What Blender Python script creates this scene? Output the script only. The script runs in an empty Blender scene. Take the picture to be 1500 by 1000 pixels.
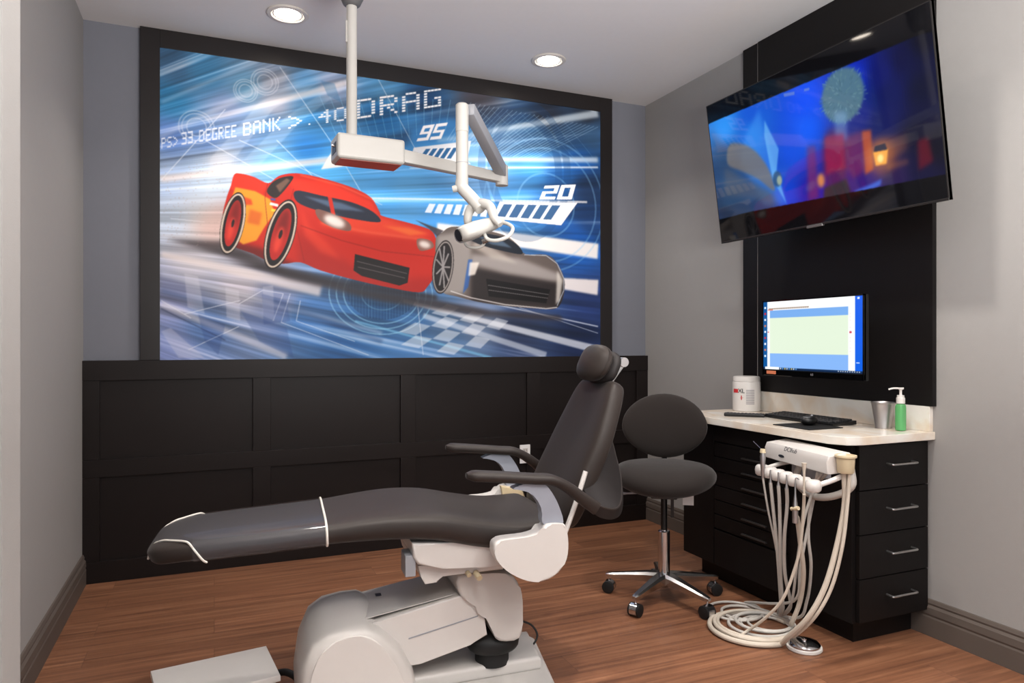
import bpy, bmesh, math, random
import numpy as np
from mathutils import Vector, Matrix, Euler
random.seed(7)
rng = np.random.RandomState(11)
S = bpy.context.scene
COL = S.collection
PI = math.pi
R = math.radians

# ---------------------------------------------------------------- materials
def lin(c):
    return tuple(((x/255)/12.92 if x/255 <= .04045 else ((x/255+.055)/1.055)**2.4) for x in c)
def mat(name, rgb, rough=.5, metal=0, spec=.5, coat=0, alpha=1, trans=0, sheen=0, var=0, vscale=30, bump=0, bscale=200, emit=None, es=0, srgb=True, ior=1.45):
    m = bpy.data.materials.new(name); m.use_nodes = True
    nt = m.node_tree; b = nt.nodes['Principled BSDF']
    c = lin(rgb) if srgb else rgb
    b.inputs['Base Color'].default_value = (*c, 1)
    b.inputs['Roughness'].default_value = rough
    b.inputs['Metallic'].default_value = metal
    b.inputs['Specular IOR Level'].default_value = spec
    b.inputs['Coat Weight'].default_value = coat
    b.inputs['Coat Roughness'].default_value = .08
    b.inputs['Alpha'].default_value = alpha
    b.inputs['Transmission Weight'].default_value = trans
    b.inputs['IOR'].default_value = ior
    b.inputs['Sheen Weight'].default_value = sheen
    b.inputs['Sheen Roughness'].default_value = .4
    if emit is not None:
        b.inputs['Emission Color'].default_value = (*lin(emit), 1)
        b.inputs['Emission Strength'].default_value = es
    tc = nt.nodes.new('ShaderNodeTexCoord')
    n = nt.nodes.new('ShaderNodeTexNoise'); n.inputs['Scale'].default_value = vscale; n.inputs['Detail'].default_value = 4
    nt.links.new(tc.outputs['Object'], n.inputs['Vector'])
    if var >= 0:
        v = max(var, .02)
        mx = nt.nodes.new('ShaderNodeMix'); mx.data_type = 'RGBA'
        mx.inputs['A'].default_value = (*[x*(1-v) for x in c], 1); mx.inputs['B'].default_value = (*[min(1, x*(1+v)) for x in c], 1)
        nt.links.new(n.outputs['Fac'], mx.inputs['Factor']); nt.links.new(mx.outputs['Result'], b.inputs['Base Color'])
    if bump:
        n2 = nt.nodes.new('ShaderNodeTexNoise'); n2.inputs['Scale'].default_value = bscale; n2.inputs['Detail'].default_value = 3
        nt.links.new(tc.outputs['Object'], n2.inputs['Vector'])
        bp = nt.nodes.new('ShaderNodeBump'); bp.inputs['Strength'].default_value = bump; bp.inputs['Distance'].default_value = .002
        nt.links.new(n2.outputs['Fac'], bp.inputs['Height']); nt.links.new(bp.outputs['Normal'], b.inputs['Normal'])
    return m

M = {}
M['wall'] = mat('grey_wall_paint', (152,150,148), .75, bump=.15, bscale=260)
M['wall_back'] = mat('blue_grey_wall_paint', (116,118,127), .75, bump=.15, bscale=260)
M['ceil'] = mat('ceiling_paint', (214,213,214), .85, bump=.1, bscale=300)
M['espresso'] = mat('espresso_melamine', (25,19,18), .45, spec=.3, var=.12, vscale=9, bump=.1, bscale=150)
M['espresso2'] = mat('espresso_board', (15,12,12), .5, spec=.28, var=.12, vscale=9, bump=.1, bscale=150)
M['framewood'] = mat('espresso_frame', (31,27,27), .38, spec=.45, var=.1, vscale=9)
M['base'] = mat('grey_brown_baseboard', (88,79,73), .55, var=.06, vscale=8)
M['white'] = mat('white_plastic', (208,204,200), .32, spec=.5)
M['lampwhite'] = mat('lamp_enamel', (188,186,181), .35, spec=.5)
M['white2'] = mat('pale_grey_plastic', (196,192,188), .35, spec=.5)
M['greyp'] = mat('grey_plastic', (150,152,158), .4, spec=.5)
M['bluegrey'] = mat('satin_grey_paint', (150,154,165), .35, spec=.5)
M['uph'] = mat('charcoal_upholstery', (43,36,33), .5, spec=.4, sheen=.06, var=.06, vscale=12, bump=.12, bscale=500)
M['uph2'] = mat('black_fabric', (40,35,33), .8, spec=.25, sheen=.2, var=.08, vscale=300, bump=.5, bscale=900)
M['sling'] = mat('dark_backing_fabric', (36,32,32), .6, spec=.4, var=.08, vscale=8)
M['clear'] = mat('clear_vinyl', (120,122,130), .12, spec=.8, coat=.8, alpha=.22, bump=.35, bscale=14)
M['pipe'] = mat('white_piping', (225,220,212), .5)
M['chrome'] = mat('chrome', (205,205,208), .14, metal=1)
M['nickel'] = mat('brushed_nickel', (200,200,200), .3, metal=1)
M['alu'] = mat('cast_aluminium', (190,188,186), .25, metal=1)
M['steel'] = mat('brushed_steel', (180,176,176), .36, metal=.9)
M['black'] = mat('black_plastic', (14,14,15), .4)
M['rubber'] = mat('black_rubber', (16,16,17), .6)
M['gloss'] = mat('gloss_black', (5,5,6), .04, spec=.35)
M['hose'] = mat('grey_hose', (188,184,178), .45)
M['hose2'] = mat('beige_hose', (196,186,172), .45)
M['cream'] = mat('cream_plastic', (205,190,158), .45)
M['creamcover'] = mat('cream_hinge_plastic', (214,196,160), .4)
M['red'] = mat('red_label', (190,50,55), .5)
M['ink'] = mat('dark_ink', (30,34,44), .5)
M['inkg'] = mat('grey_ink', (150,146,150), .5)
M['orange'] = mat('orange_sticker', (205,120,85), .5)
M['whitepaper'] = mat('white_paper', (235,235,235), .6)
M['lens'] = mat('downlight_lens', (255,250,240), .5, emit=(255,240,222), es=30)
M['green'] = mat('green_soap', (108,190,120), .15, trans=.35, spec=.5)
M['clearb'] = mat('clear_bottle', (225,240,228), .08, trans=.9, alpha=.5)
M['reflection_tint'] = mat('reddish_reflection_tint', (150,84,70), .25, spec=.6)  # base colour holds a reddish brown reflection

def wood_floor():
    m = bpy.data.materials.new('walnut_vinyl_plank'); m.use_nodes = True
    nt = m.node_tree; b = nt.nodes['Principled BSDF']; L = nt.links.new
    tc = nt.nodes.new('ShaderNodeTexCoord')
    br = nt.nodes.new('ShaderNodeTexBrick')
    br.inputs['Scale'].default_value = 1; br.inputs['Brick Width'].default_value = 1.22; br.inputs['Row Height'].default_value = .15
    br.inputs['Mortar Size'].default_value = .0012; br.inputs['Mortar Smooth'].default_value = .3
    br.offset = .37
    br.inputs['Color1'].default_value = (.0, .0, .0, 1); br.inputs['Color2'].default_value = (1, 1, 1, 1); br.inputs['Mortar'].default_value = (.5, .5, .5, 1)
    L(tc.outputs['Object'], br.inputs['Vector'])
    mp = nt.nodes.new('ShaderNodeMapping'); mp.inputs['Scale'].default_value = (.9, 26, 1); L(tc.outputs['Object'], mp.inputs['Vector'])
    ad = nt.nodes.new('ShaderNodeVectorMath'); ad.operation = 'MULTIPLY_ADD'
    L(br.outputs['Color'], ad.inputs[0]); ad.inputs[1].default_value = (7, 3, 5); L(mp.outputs['Vector'], ad.inputs[2])
    n = nt.nodes.new('ShaderNodeTexNoise'); n.inputs['Scale'].default_value = 1.6; n.inputs['Detail'].default_value = 8; n.inputs['Roughness'].default_value = .62; n.inputs['Distortion'].default_value = .6
    L(ad.outputs['Vector'], n.inputs['Vector'])
    cr = nt.nodes.new('ShaderNodeValToRGB')
    e = cr.color_ramp.elements
    e[0].position = .32; e[0].color = (*lin((96,62,45)), 1)
    e[1].position = .72; e[1].color = (*lin((150,106,78)), 1)
    k = e.new(.52); k.color = (*lin((126,84,60)), 1)
    L(n.outputs['Fac'], cr.inputs['Fac'])
    mx = nt.nodes.new('ShaderNodeMix'); mx.data_type = 'RGBA'; mx.blend_type = 'MULTIPLY'; mx.inputs['Factor'].default_value = 1
    rp = nt.nodes.new('ShaderNodeMapRange'); rp.inputs['To Min'].default_value = .86; rp.inputs['To Max'].default_value = 1.08
    L(br.outputs['Color'], rp.inputs['Value'])
    L(cr.outputs['Color'], mx.inputs['A']); L(rp.outputs['Result'], mx.inputs['B'])
    mx2 = nt.nodes.new('ShaderNodeMix'); mx2.data_type = 'RGBA'; mx2.inputs['B'].default_value = (*lin((70,44,34)), 1)
    ml = nt.nodes.new('ShaderNodeMath'); ml.operation = 'MULTIPLY'; ml.inputs[1].default_value = .6
    L(br.outputs['Fac'], ml.inputs[0]); L(ml.outputs[0], mx2.inputs['Factor']); L(mx.outputs['Result'], mx2.inputs['A'])
    L(mx2.outputs['Result'], b.inputs['Base Color'])
    b.inputs['Roughness'].default_value = .42
    bp = nt.nodes.new('ShaderNodeBump'); bp.inputs['Strength'].default_value = .12; bp.inputs['Distance'].default_value = .001
    L(n.outputs['Fac'], bp.inputs['Height']); L(bp.outputs['Normal'], b.inputs['Normal'])
    return m
M['floor'] = wood_floor()

def laminate():
    m = bpy.data.materials.new('cream_marbled_laminate'); m.use_nodes = True
    nt = m.node_tree; b = nt.nodes['Principled BSDF']; L = nt.links.new
    tc = nt.nodes.new('ShaderNodeTexCoord')
    n = nt.nodes.new('ShaderNodeTexNoise'); n.inputs['Scale'].default_value = 5; n.inputs['Detail'].default_value = 6; n.inputs['Distortion'].default_value = 1.2
    L(tc.outputs['Object'], n.inputs['Vector'])
    cr = nt.nodes.new('ShaderNodeValToRGB'); e = cr.color_ramp.elements
    e[0].position = .35; e[0].color = (*lin((216,200,180)), 1); e[1].position = .62; e[1].color = (*lin((224,221,214)), 1)
    L(n.outputs['Fac'], cr.inputs['Fac']); L(cr.outputs['Color'], b.inputs['Base Color'])
    b.inputs['Roughness'].default_value = .18
    return m
M['laminate'] = laminate()

def art_mat(name, rough, emit):
    m = bpy.data.materials.new(name); m.use_nodes = True
    nt = m.node_tree; b = nt.nodes['Principled BSDF']
    a = nt.nodes.new('ShaderNodeVertexColor'); a.layer_name = 'art'
    if not emit: b.inputs['Specular IOR Level'].default_value = .3
    if emit:
        b.inputs['Base Color'].default_value = (.003, .003, .004, 1); b.inputs['Specular IOR Level'].default_value = .35
        nt.links.new(a.outputs['Color'], b.inputs['Emission Color']); b.inputs['Emission Strength'].default_value = emit
    else:
        nt.links.new(a.outputs['Color'], b.inputs['Base Color'])
    b.inputs['Roughness'].default_value = rough
    return m

# ---------------------------------------------------------------- mesh helpers
WM = {}
def wmat(o):
    if o is None: return Matrix.Identity(4)
    m = Matrix.LocRotScale(o.location, o.rotation_euler, o.scale)
    return wmat(o.parent) @ m

def tagp(o, label=None, cat=None, group=None, kind=None):
    if label: o['label'] = label
    if cat: o['category'] = cat
    if group: o['group'] = group
    if kind: o['kind'] = kind
    return o
def empty(name, loc, rz=0, label=None, cat=None, group=None, kind=None):
    o = bpy.data.objects.new(name, None); COL.objects.link(o)
    o.empty_display_size = .05
    o.location = loc; o.rotation_euler = (0, 0, rz)
    return tagp(o, label, cat, group, kind)

def cr(pts, n=6, closed=False):
    P = [Vector(p) for p in pts]; N = len(P); out = []
    rngi = range(N if closed else N-1)
    for i in rngi:
        if closed:
            a, b, c, d = P[(i-1) % N], P[i], P[(i+1) % N], P[(i+2) % N]
        else:
            b, c = P[i], P[i+1]
            a = P[i-1] if i > 0 else b*2-c
            d = P[i+2] if i+2 < N else c*2-b
        for k in range(n):
            t = k/n
            out.append(.5*((2*b)+(c-a)*t+(2*a-5*b+4*c-d)*t*t+(3*b-a-3*c+d)*t**3))
    if not closed: out.append(P[-1].copy())
    return out

class MB:
    def __init__(s): s.bm = bmesh.new(); s.mi = 0; s.bev = False
    def _add(s, verts, faces):
        vs = [s.bm.verts.new(v) for v in verts]
        fs = []
        for f in faces:
            try:
                ff = s.bm.faces.new([vs[i] for i in f]); ff.material_index = s.mi; fs.append(ff)
            except ValueError: pass
        return vs, fs
    def box(s, lo, hi, bevel=0, seg=2, M4=None):
        x0, y0, z0 = lo; x1, y1, z1 = hi
        v = [(x0,y0,z0),(x1,y0,z0),(x1,y1,z0),(x0,y1,z0),(x0,y0,z1),(x1,y0,z1),(x1,y1,z1),(x0,y1,z1)]
        if M4 is not None: v = [M4 @ Vector(p) for p in v]
        vs, fs = s._add(v, [(0,3,2,1),(4,5,6,7),(0,1,5,4),(1,2,6,5),(2,3,7,6),(3,0,4,7)])
        if bevel:
            s.bev = True
            es = list({e for f in fs for e in f.edges})
            bmesh.ops.bevel(s.bm, geom=es, offset=bevel, segments=seg, profile=.5, affect='EDGES')
        return s
    def prism(s, pts, ext, bevel=0, seg=2):
        """pts: 3-D planar outline, ext: extrusion vector"""
        P = [Vector(p) for p in pts]; e = Vector(ext); n = len(P)
        v = P+[p+e for p in P]
        nrm = Vector((0,0,0))
        for i in range(n): nrm += P[i].cross(P[(i+1) % n])
        flip = nrm.dot(e) > 0
        f = [tuple(range(n)) if not flip else tuple(reversed(range(n))), tuple(range(n, 2*n)) if flip else tuple(reversed(range(n, 2*n)))]
        for i in range(n):
            j = (i+1) % n
            f.append((i, j, j+n, i+n) if flip else (j, i, i+n, j+n))
        vs, fs = s._add(v, f)
        if bevel:
            s.bev = True
            es = list({ed for ff in fs[:2] for ed in ff.edges})
            bmesh.ops.bevel(s.bm, geom=es, offset=bevel, segments=seg, profile=.5, affect='EDGES', clamp_overlap=True)
        return s
    def rings(s, rings, cap=True, closed=False):
        n = len(rings[0]); v = [p for r in rings for p in r]; f = []
        m = len(rings)
        for i in range(m if closed else m-1):
            a, b = i*n, ((i+1) % m)*n
            for j in range(n):
                k = (j+1) % n
                f.append((a+j, a+k, b+k, b+j))
        if cap and not closed:
            f.append(tuple(reversed(range(n)))); f.append(tuple(range((m-1)*n, m*n)))
        vs, fs = s._add(v, f)
        return s
    def tube(s, pts, r, seg=10, closed=False, cap=True):
        P = [Vector(p) for p in pts]; n = len(P)
        rr = r if isinstance(r, (list, tuple)) else [r]*n
        rings = []; up = None
        for i in range(n):
            if closed: t = P[(i+1) % n]-P[i-1]
            else: t = P[min(i+1, n-1)]-P[max(i-1, 0)]
            if t.length < 1e-9: t = Vector((0,0,1))
            t.normalize()
            if up is None:
                up = Vector((0,0,1)) if abs(t.z) < .9 else Vector((1,0,0))
            u = up-t*up.dot(t)
            if u.length < 1e-6: u = t.orthogonal()
            u.normalize(); up = u; w = t.cross(u)
            rings.append([P[i]+(u*math.cos(2*PI*k/seg)+w*math.sin(2*PI*k/seg))*rr[i] for k in range(seg)])
        return s.rings(rings, cap, closed)
    def cyl(s, a, b, r0, r1=None, seg=24):
        return s.tube([a, b], [r0, r0 if r1 is None else r1], seg)
    def lathe(s, prof, loc=(0,0,0), seg=32, axis=(0,0,1)):
        q = Vector((0,0,1)).rotation_difference(Vector(axis).normalized()); L0 = Vector(loc)
        rings = [[L0+q @ Vector((r*math.cos(2*PI*k/seg), r*math.sin(2*PI*k/seg), z)) for k in range(seg)] for r, z in prof]
        return s.rings(rings)
    def ell(s, c, rad, seg=24, rg=14, n=2.0, M4=None):
        def se(x, p): return math.copysign(abs(x)**(2/p), x)
        rings = []
        for i in range(rg+1):
            ph = -PI/2+PI*i/rg
            ph = max(-PI/2+.02, min(PI/2-.02, ph))
            rings.append([Vector((rad[0]*se(math.cos(ph), n)*se(math.cos(2*PI*k/seg), n), rad[1]*se(math.cos(ph), n)*se(math.sin(2*PI*k/seg), n), rad[2]*se(math.sin(ph), n))) for k in range(seg)])
        mm = M4 if M4 is not None else Matrix.Identity(4)
        C = Vector(c)
        rings = [[C+(mm.to_3x3() @ p) for p in r] for r in rings]
        return s.rings(rings)
    def sheet(s, rowa, rowb, th):
        """strip between two rows, given a thickness"""
        n = len(rowa); A = [Vector(p) for p in rowa]; B = [Vector(p) for p in rowb]
        rings = []
        for i in range(n):
            t = (A[min(i+1, n-1)]-A[max(i-1, 0)])
            w = B[i]-A[i]; nn = t.cross(w)
            if nn.length < 1e-9: nn = Vector((1,0,0))
            nn.normalize(); h = nn*th/2
            rings.append([A[i]-h, A[i]+h, B[i]+h, B[i]-h])
        return s.rings(rings)
    def build(s, name, m, parent=None, local=False, smooth=35, org=None, **kw):
        bm = s.bm
        bmesh.ops.recalc_face_normals(bm, faces=bm.faces)
        me = bpy.data.meshes.new(name)
        o = bpy.data.objects.new(name, me)
        if parent is not None:
            o.parent = parent
            if not local: bm.transform(wmat(parent).inverted())
        else:
            xs = [v.co for v in bm.verts]
            if org is None:
                org = Vector(((min(v.x for v in xs)+max(v.x for v in xs))/2, (min(v.y for v in xs)+max(v.y for v in xs))/2, min(v.z for v in xs)))
            bm.transform(Matrix.Translation(-Vector(org))); o.location = org
        bm.to_mesh(me); bm.free()
        for mm in (m if isinstance(m, (list, tuple)) else [m]): me.materials.append(mm)
        if smooth:
            me.shade_smooth(); me.set_sharp_from_angle(angle=R(smooth))
        if s.bev:
            wn = o.modifiers.new('weighted_normals', 'WEIGHTED_NORMAL'); wn.keep_sharp = True
        COL.objects.link(o)
        return tagp(o, kw.get('label'), kw.get('cat'), kw.get('group'), kw.get('kind'))

def copy_tree(o, parent=None):
    c = o.copy(); COL.objects.link(c); c.parent = parent
    for ch in [x for x in bpy.data.objects if x.parent == o]:
        copy_tree(ch, c)
    return c

def text_mesh(name, txt, size, m, M4, parent, ext=.0003, **kw):
    cu = bpy.data.curves.new(name, 'FONT'); cu.body = txt; cu.size = size; cu.extrude = ext; cu.align_x = 'CENTER'; cu.align_y = 'CENTER'
    t = bpy.data.objects.new(name, cu)
    me = bpy.data.meshes.new_from_object(t)
    bpy.data.objects.remove(t)
    me.transform(wmat(parent).inverted() @ M4)
    me.materials.clear(); me.materials.append(m)
    o = bpy.data.objects.new(name, me); o.parent = parent; COL.objects.link(o)
    return tagp(o, kw.get('label'))

# ---------------------------------------------------------------- painter (colours per vertex on a fine grid)
class Paint:
    def __init__(s, w, h, nx, ny):
        s.w, s.h, s.nx, s.ny = w, h, nx*2, ny*2
        s.xs = (np.arange(s.nx)+.5)/s.nx*w; s.ys = (np.arange(s.ny)+.5)/s.ny*h
        s.im = np.zeros((s.ny, s.nx, 3), np.float32)
    def mask(s, poly, blur=0):
        P = np.array([(p[0], p[1]) for p in poly], float)
        pad = blur*3+.01
        i0 = max(0, int((P[:,0].min()-pad)/s.w*s.nx)); i1 = min(s.nx, int((P[:,0].max()+pad)/s.w*s.nx)+1)
        j0 = max(0, int((P[:,1].min()-pad)/s.h*s.ny)); j1 = min(s.ny, int((P[:,1].max()+pad)/s.h*s.ny)+1)
        if i1 <= i0 or j1 <= j0: return None
        X, Y = np.meshgrid(s.xs[i0:i1], s.ys[j0:j1])
        ins = np.zeros(X.shape, bool); n = len(P)
        for k in range(n):
            x1, y1 = P[k]; x2, y2 = P[(k+1) % n]
            if y1 == y2: continue
            c = ((y1 > Y) != (y2 > Y)) & (X < (x2-x1)*(Y-y1)/(y2-y1)+x1)
            ins ^= c
        m = ins.astype(np.float32)
        if blur:
            m = s.gb(m, blur)
        return (slice(j0, j1), slice(i0, i1)), m
    def gb(s, m, sig):
        sp = sig/s.w*s.nx
        r = max(1, int(sp*2.5)); k = np.exp(-.5*(np.arange(-r, r+1)/sp)**2); k /= k.sum()
        for ax in (0, 1):
            if m.shape[ax] < 2: continue
            pad = [(0,0), (0,0)]; pad[ax] = (r, r)
            q = np.pad(m, pad, mode='edge'); out = np.zeros_like(m)
            for i, kk in enumerate(k):
                sl = [slice(None)]*2; sl[ax] = slice(i, i+m.shape[ax]); out += kk*q[tuple(sl)]
            m = out
        return m
    def fill(s, poly, rgb, a=1, blur=0, clip=None):
        r = s.mask(poly, blur)
        if r is None: return
        sl, m = r; m = m*a
        if clip is not None: m = m*clip[sl]
        c = np.array(rgb, np.float32)/255
        s.im[sl] = s.im[sl]*(1-m[..., None])+c*m[..., None]
    def full(s, poly):
        f = np.zeros((s.ny, s.nx), np.float32); r = s.mask(poly)
        if r: f[r[0]] = r[1]
        return f
    def line(s, pts, wd, rgb, a=1, blur=0, clip=None):
        for p, q in zip(pts[:-1], pts[1:]):
            p = np.array(p[:2], float); q = np.array(q[:2], float); d = q-p; L = np.hypot(*d)
            if L < 1e-6: continue
            n = np.array((-d[1], d[0]))/L*wd/2
            s.fill([p+n, q+n, q-n, p-n], rgb, a, blur, clip)
    def ring(s, c, rx, ry, wd, rgb, a=1, rot=0, blur=0, clip=None):
        T = np.linspace(0, 2*PI, 49)
        def E(k): return [(c[0]+(rx+k)*math.cos(t)*math.cos(rot)-(ry+k)*math.sin(t)*math.sin(rot), c[1]+(rx+k)*math.cos(t)*math.sin(rot)+(ry+k)*math.sin(t)*math.cos(rot)) for t in T]
        s.fill(E(wd/2)+E(-wd/2)[::-1], rgb, a, blur, clip)
    def disc(s, c, rx, ry, rgb, a=1, rot=0, blur=0, clip=None):
        s.fill([(c[0]+rx*math.cos(t)*math.cos(rot)-ry*math.sin(t)*math.sin(rot), c[1]+rx*math.cos(t)*math.sin(rot)+ry*math.sin(t)*math.cos(rot)) for t in np.linspace(0, 2*PI, 40)[:-1]], rgb, a, blur, clip)
    def field(s, ctrl, p=3.0):
        X, Y = np.meshgrid(s.xs[::8], s.ys[::8]); A = np.zeros(X.shape+(3,)); W = np.zeros(X.shape)
        for (x, y), c in ctrl:
            w = 1/((X-x)**2+(Y-y)**2+.0008)**(p/2); W += w; A += w[..., None]*np.array(c)/255
        A /= W[..., None]
        A = np.repeat(np.repeat(A, 8, 0), 8, 1)[:s.ny, :s.nx]
        s.im[:] = A
    def mesh(s, name, m, M4, parent):
        im = s.im.reshape(s.ny//2, 2, s.nx//2, 2, 3).mean((1, 3))
        ny, nx = im.shape[:2]
        ve = np.zeros((ny+1, nx+1, 3), np.float32)
        ve[..., 0] = np.linspace(0, s.w, nx+1)[None]; ve[..., 1] = np.linspace(0, s.h, ny+1)[:, None]
        MM = np.array(wmat(parent).inverted() @ M4)
        V = ve.reshape(-1, 3) @ MM[:3, :3].T+MM[:3, 3]
        idx = np.arange((ny+1)*(nx+1)).reshape(ny+1, nx+1)
        F = np.stack([idx[:-1, :-1], idx[:-1, 1:], idx[1:, 1:], idx[1:, :-1]], -1).reshape(-1, 4)
        me = bpy.data.meshes.new(name)
        me.vertices.add(len(V)); me.vertices.foreach_set('co', V.astype(np.float32).ravel())
        me.loops.add(F.size); me.loops.foreach_set('vertex_index', F.astype(np.int32).ravel())
        me.polygons.add(len(F)); me.polygons.foreach_set('loop_start', np.arange(0, F.size, 4, dtype=np.int32))
        me.update(calc_edges=True)
        at = me.color_attributes.new('art', 'FLOAT_COLOR', 'POINT')
        # vertex colour = mean of neighbouring cells
        pd = np.pad(im, ((1,1),(1,1),(0,0)), mode='edge')
        vc = (pd[:-1, :-1]+pd[1:, :-1]+pd[:-1, 1:]+pd[1:, 1:])/4
        vc = np.clip(vc, 0, 1); lc = np.where(vc <= .04045, vc/12.92, ((vc+.055)/1.055)**2.4)
        rgba = np.concatenate([lc, np.ones(lc.shape[:2]+(1,))], -1).astype(np.float32)
        at.data.foreach_set('color', rgba.ravel())
        me.materials.append(m)
        o = bpy.data.objects.new(name, me); o.parent = parent; COL.objects.link(o)
        return o

FONT = {'P':'11110 10001 10001 11110 10000 10000 10000','S':'01111 10000 10000 01110 00001 00001 11110','>':'10000 01100 00010 00001 00010 01100 10000',
'3':'11111 00001 00001 01111 00001 00001 11111','D':'11110 10001 10001 10001 10001 10001 11110','E':'11111 10000 10000 11110 10000 10000 11111',
'G':'11111 10000 10000 10011 10001 10001 11111','R':'11110 10001 10001 11110 10100 10010 10001','B':'11110 10001 10001 11110 10001 10001 11110',
'A':'01110 10001 10001 11111 10001 10001 10001','N':'10001 11001 10101 10011 10001 10001 10001','K':'10001 10010 10100 11000 10100 10010 10001',
'.':'00000 00000 00000 00000 00000 00000 00100','4':'00010 00110 01010 11111 00010 00010 00010','0':'01110 10001 10001 10001 10001 10001 01110',' ':'00000 00000 00000 00000 00000 00000 00000'}
def bil(q, s, t):   # q: bl, br, tr, tl
    a = Vector(q[0]).lerp(Vector(q[1]), s); b = Vector(q[3]).lerp(Vector(q[2]), s)
    return a.lerp(b, t)
def dots(pt, txt, q, rgb, a=1, dw=1.0, dh=.7):
    n = len(txt)
    for i, ch in enumerate(txt):
        rows = FONT[ch].split()
        for r, row in enumerate(rows):
            for c, bit in enumerate(row):
                if bit == '1':
                    s0 = (i+(c+.06)/6.2)/n; s1 = (i+(c+dw)/6.2)/n; t1 = 1-(r+.12)/7; t0 = 1-(r+.12+dh)/7
                    pt.fill([bil(q, s0, t0), bil(q, s1, t0), bil(q, s1, t1), bil(q, s0, t1)], rgb, a)
BLK = {'9':[(0,0,1,.2),(.72,0,1,1),(0,.8,1,1),(0,.42,.28,1),(0,.42,1,.58)],'5':[(0,0,1,.2),(.72,0,1,.58),(0,.42,1,.58),(0,.42,.28,1),(0,.8,1,1)],
'2':[(0,0,1,.2),(0,0,.28,.55),(0,.42,1,.58),(.72,.42,1,1),(0,.8,1,1)],'0':[(0,0,1,.2),(0,0,.3,1),(.7,0,1,1),(0,.8,1,1)]}
def block(pt, txt, q, rgb, gap=.1, a=1):
    n = len(txt)
    for i, ch in enumerate(txt):
        for x0, y0, x1, y1 in BLK[ch]:
            f = lambda x: (i+x*(1-gap))/n
            pt.fill([bil(q, f(x0), y0), bil(q, f(x1), y0), bil(q, f(x1), y1), bil(q, f(x0), y1)], rgb, a)

# ================================================================ ROOM
XL, XR, YB, ZC = -.60, 2.70, 4.05, 2.80
YN = -1.6
MB().box((-2.2, YN, -.05), (XR+.1, YB+.1, 0)).build('floor', M['floor'], org=(0,0,0), kind='structure', label='brown walnut plank floor of the room')
MB().box((-2.2, YN, ZC), (XR+.1, YB+.1, ZC+.08)).build('ceiling', M['ceil'], org=(0,0,ZC), kind='structure', label='pale grey painted ceiling with round recessed lights')
MB().box((XL-.1, YB, 0), (XR+.1, YB+.1, ZC)).build('wall_back', M['wall_back'], kind='structure', label='blue grey wall behind the framed mural')
MB().box((XR, YN, 0), (XR+.1, YB, ZC)).build('wall_right', M['wall'], kind='structure', label='light grey wall behind the counter and television')
MB().box((XL-.1, 1.55, 0), (XL, YB, ZC)).build('wall_left', M['wall'], kind='structure', label='warm grey wall on the left, running back to the mural')
MB().box((-1.2, 1.43, 0), (-.33, 1.55, ZC)).build('wall_front_left', M['wall'], kind='structure', label='grey wall end close to the camera at the far left')

def baseboard(name, a, b, n, label):
    """moulded profile swept along a wall, n = direction into the room"""
    prof = [(0,0),(.018,0),(.018,.075),(.015,.082),(.018,.09),(.016,.115),(.009,.125),(.011,.133),(.006,.146),(0,.148)]
    A = Vector(a); Bv = Vector(b); n = Vector(n)
    ra = [A+n*x+Vector((0,0,z)) for x, z in prof]
    MB().prism(ra, Bv-A).build(name, M['base'], kind='structure', label=label, smooth=20)
baseboard('baseboard_left', (XL,1.55,0), (XL,YB-.02,0), (1,0,0), 'grey brown moulded baseboard along the left wall')
baseboard('baseboard_right', (XR,YN,0), (XR,YB-.02,0), (-1,0,0), 'grey brown moulded baseboard along the right wall')

# wainscot: backing with rails and stiles
w = MB().box((XL, YB-.012, 0), (XR, YB, 1.105)).build('trim_1', M['espresso'], kind='structure', label='espresso panelled wainscot below the mural')
def wp(name, x0, x1, z0, z1, d=.03, bev=.002, lab=None):
    MB().box((x0, YB-d, z0), (x1, YB-.011, z1), bev).build(name, M['espresso'], w, label=lab)
wp('top_rail', XL, XR, 1.005, 1.105, .032)
wp('middle_rail', XL, XR, .523, .611)
wp('bottom_rail', XL, XR, 0, .105, .034)
for x0, x1 in ((XL,-.526),(.191,.282),(.999,1.089),(1.806,1.896),(2.613,XR)):
    wp('stile', x0, x1, .105, .523); wp('stile', x0, x1, .611, 1.005)

# ================================================================ MURAL
mural = empty('wall_mural', (1.037, YB, 1.105), 0, 'large blue motorsport mural in a dark wooden frame on the far wall', 'mural')
FX0, FX1, IX0, IX1, IZ1 = -.346, 2.419, -.256, 2.331, 2.705
def fr(x0, x1, z0, z1): MB().box((x0, YB-.035, z0), (x1, YB, z1), .0015).build('frame_board', M['framewood'], mural)
fr(FX0, IX0, 1.106, ZC-.001); fr(IX1, FX1, 1.106, ZC-.001); fr(IX0, IX1, IZ1, ZC-.001)
MB().box((IX0, YB-.025, 1.106), (IX1, YB-.001, IZ1)).build('mural_board', M['black'], mural)

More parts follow.
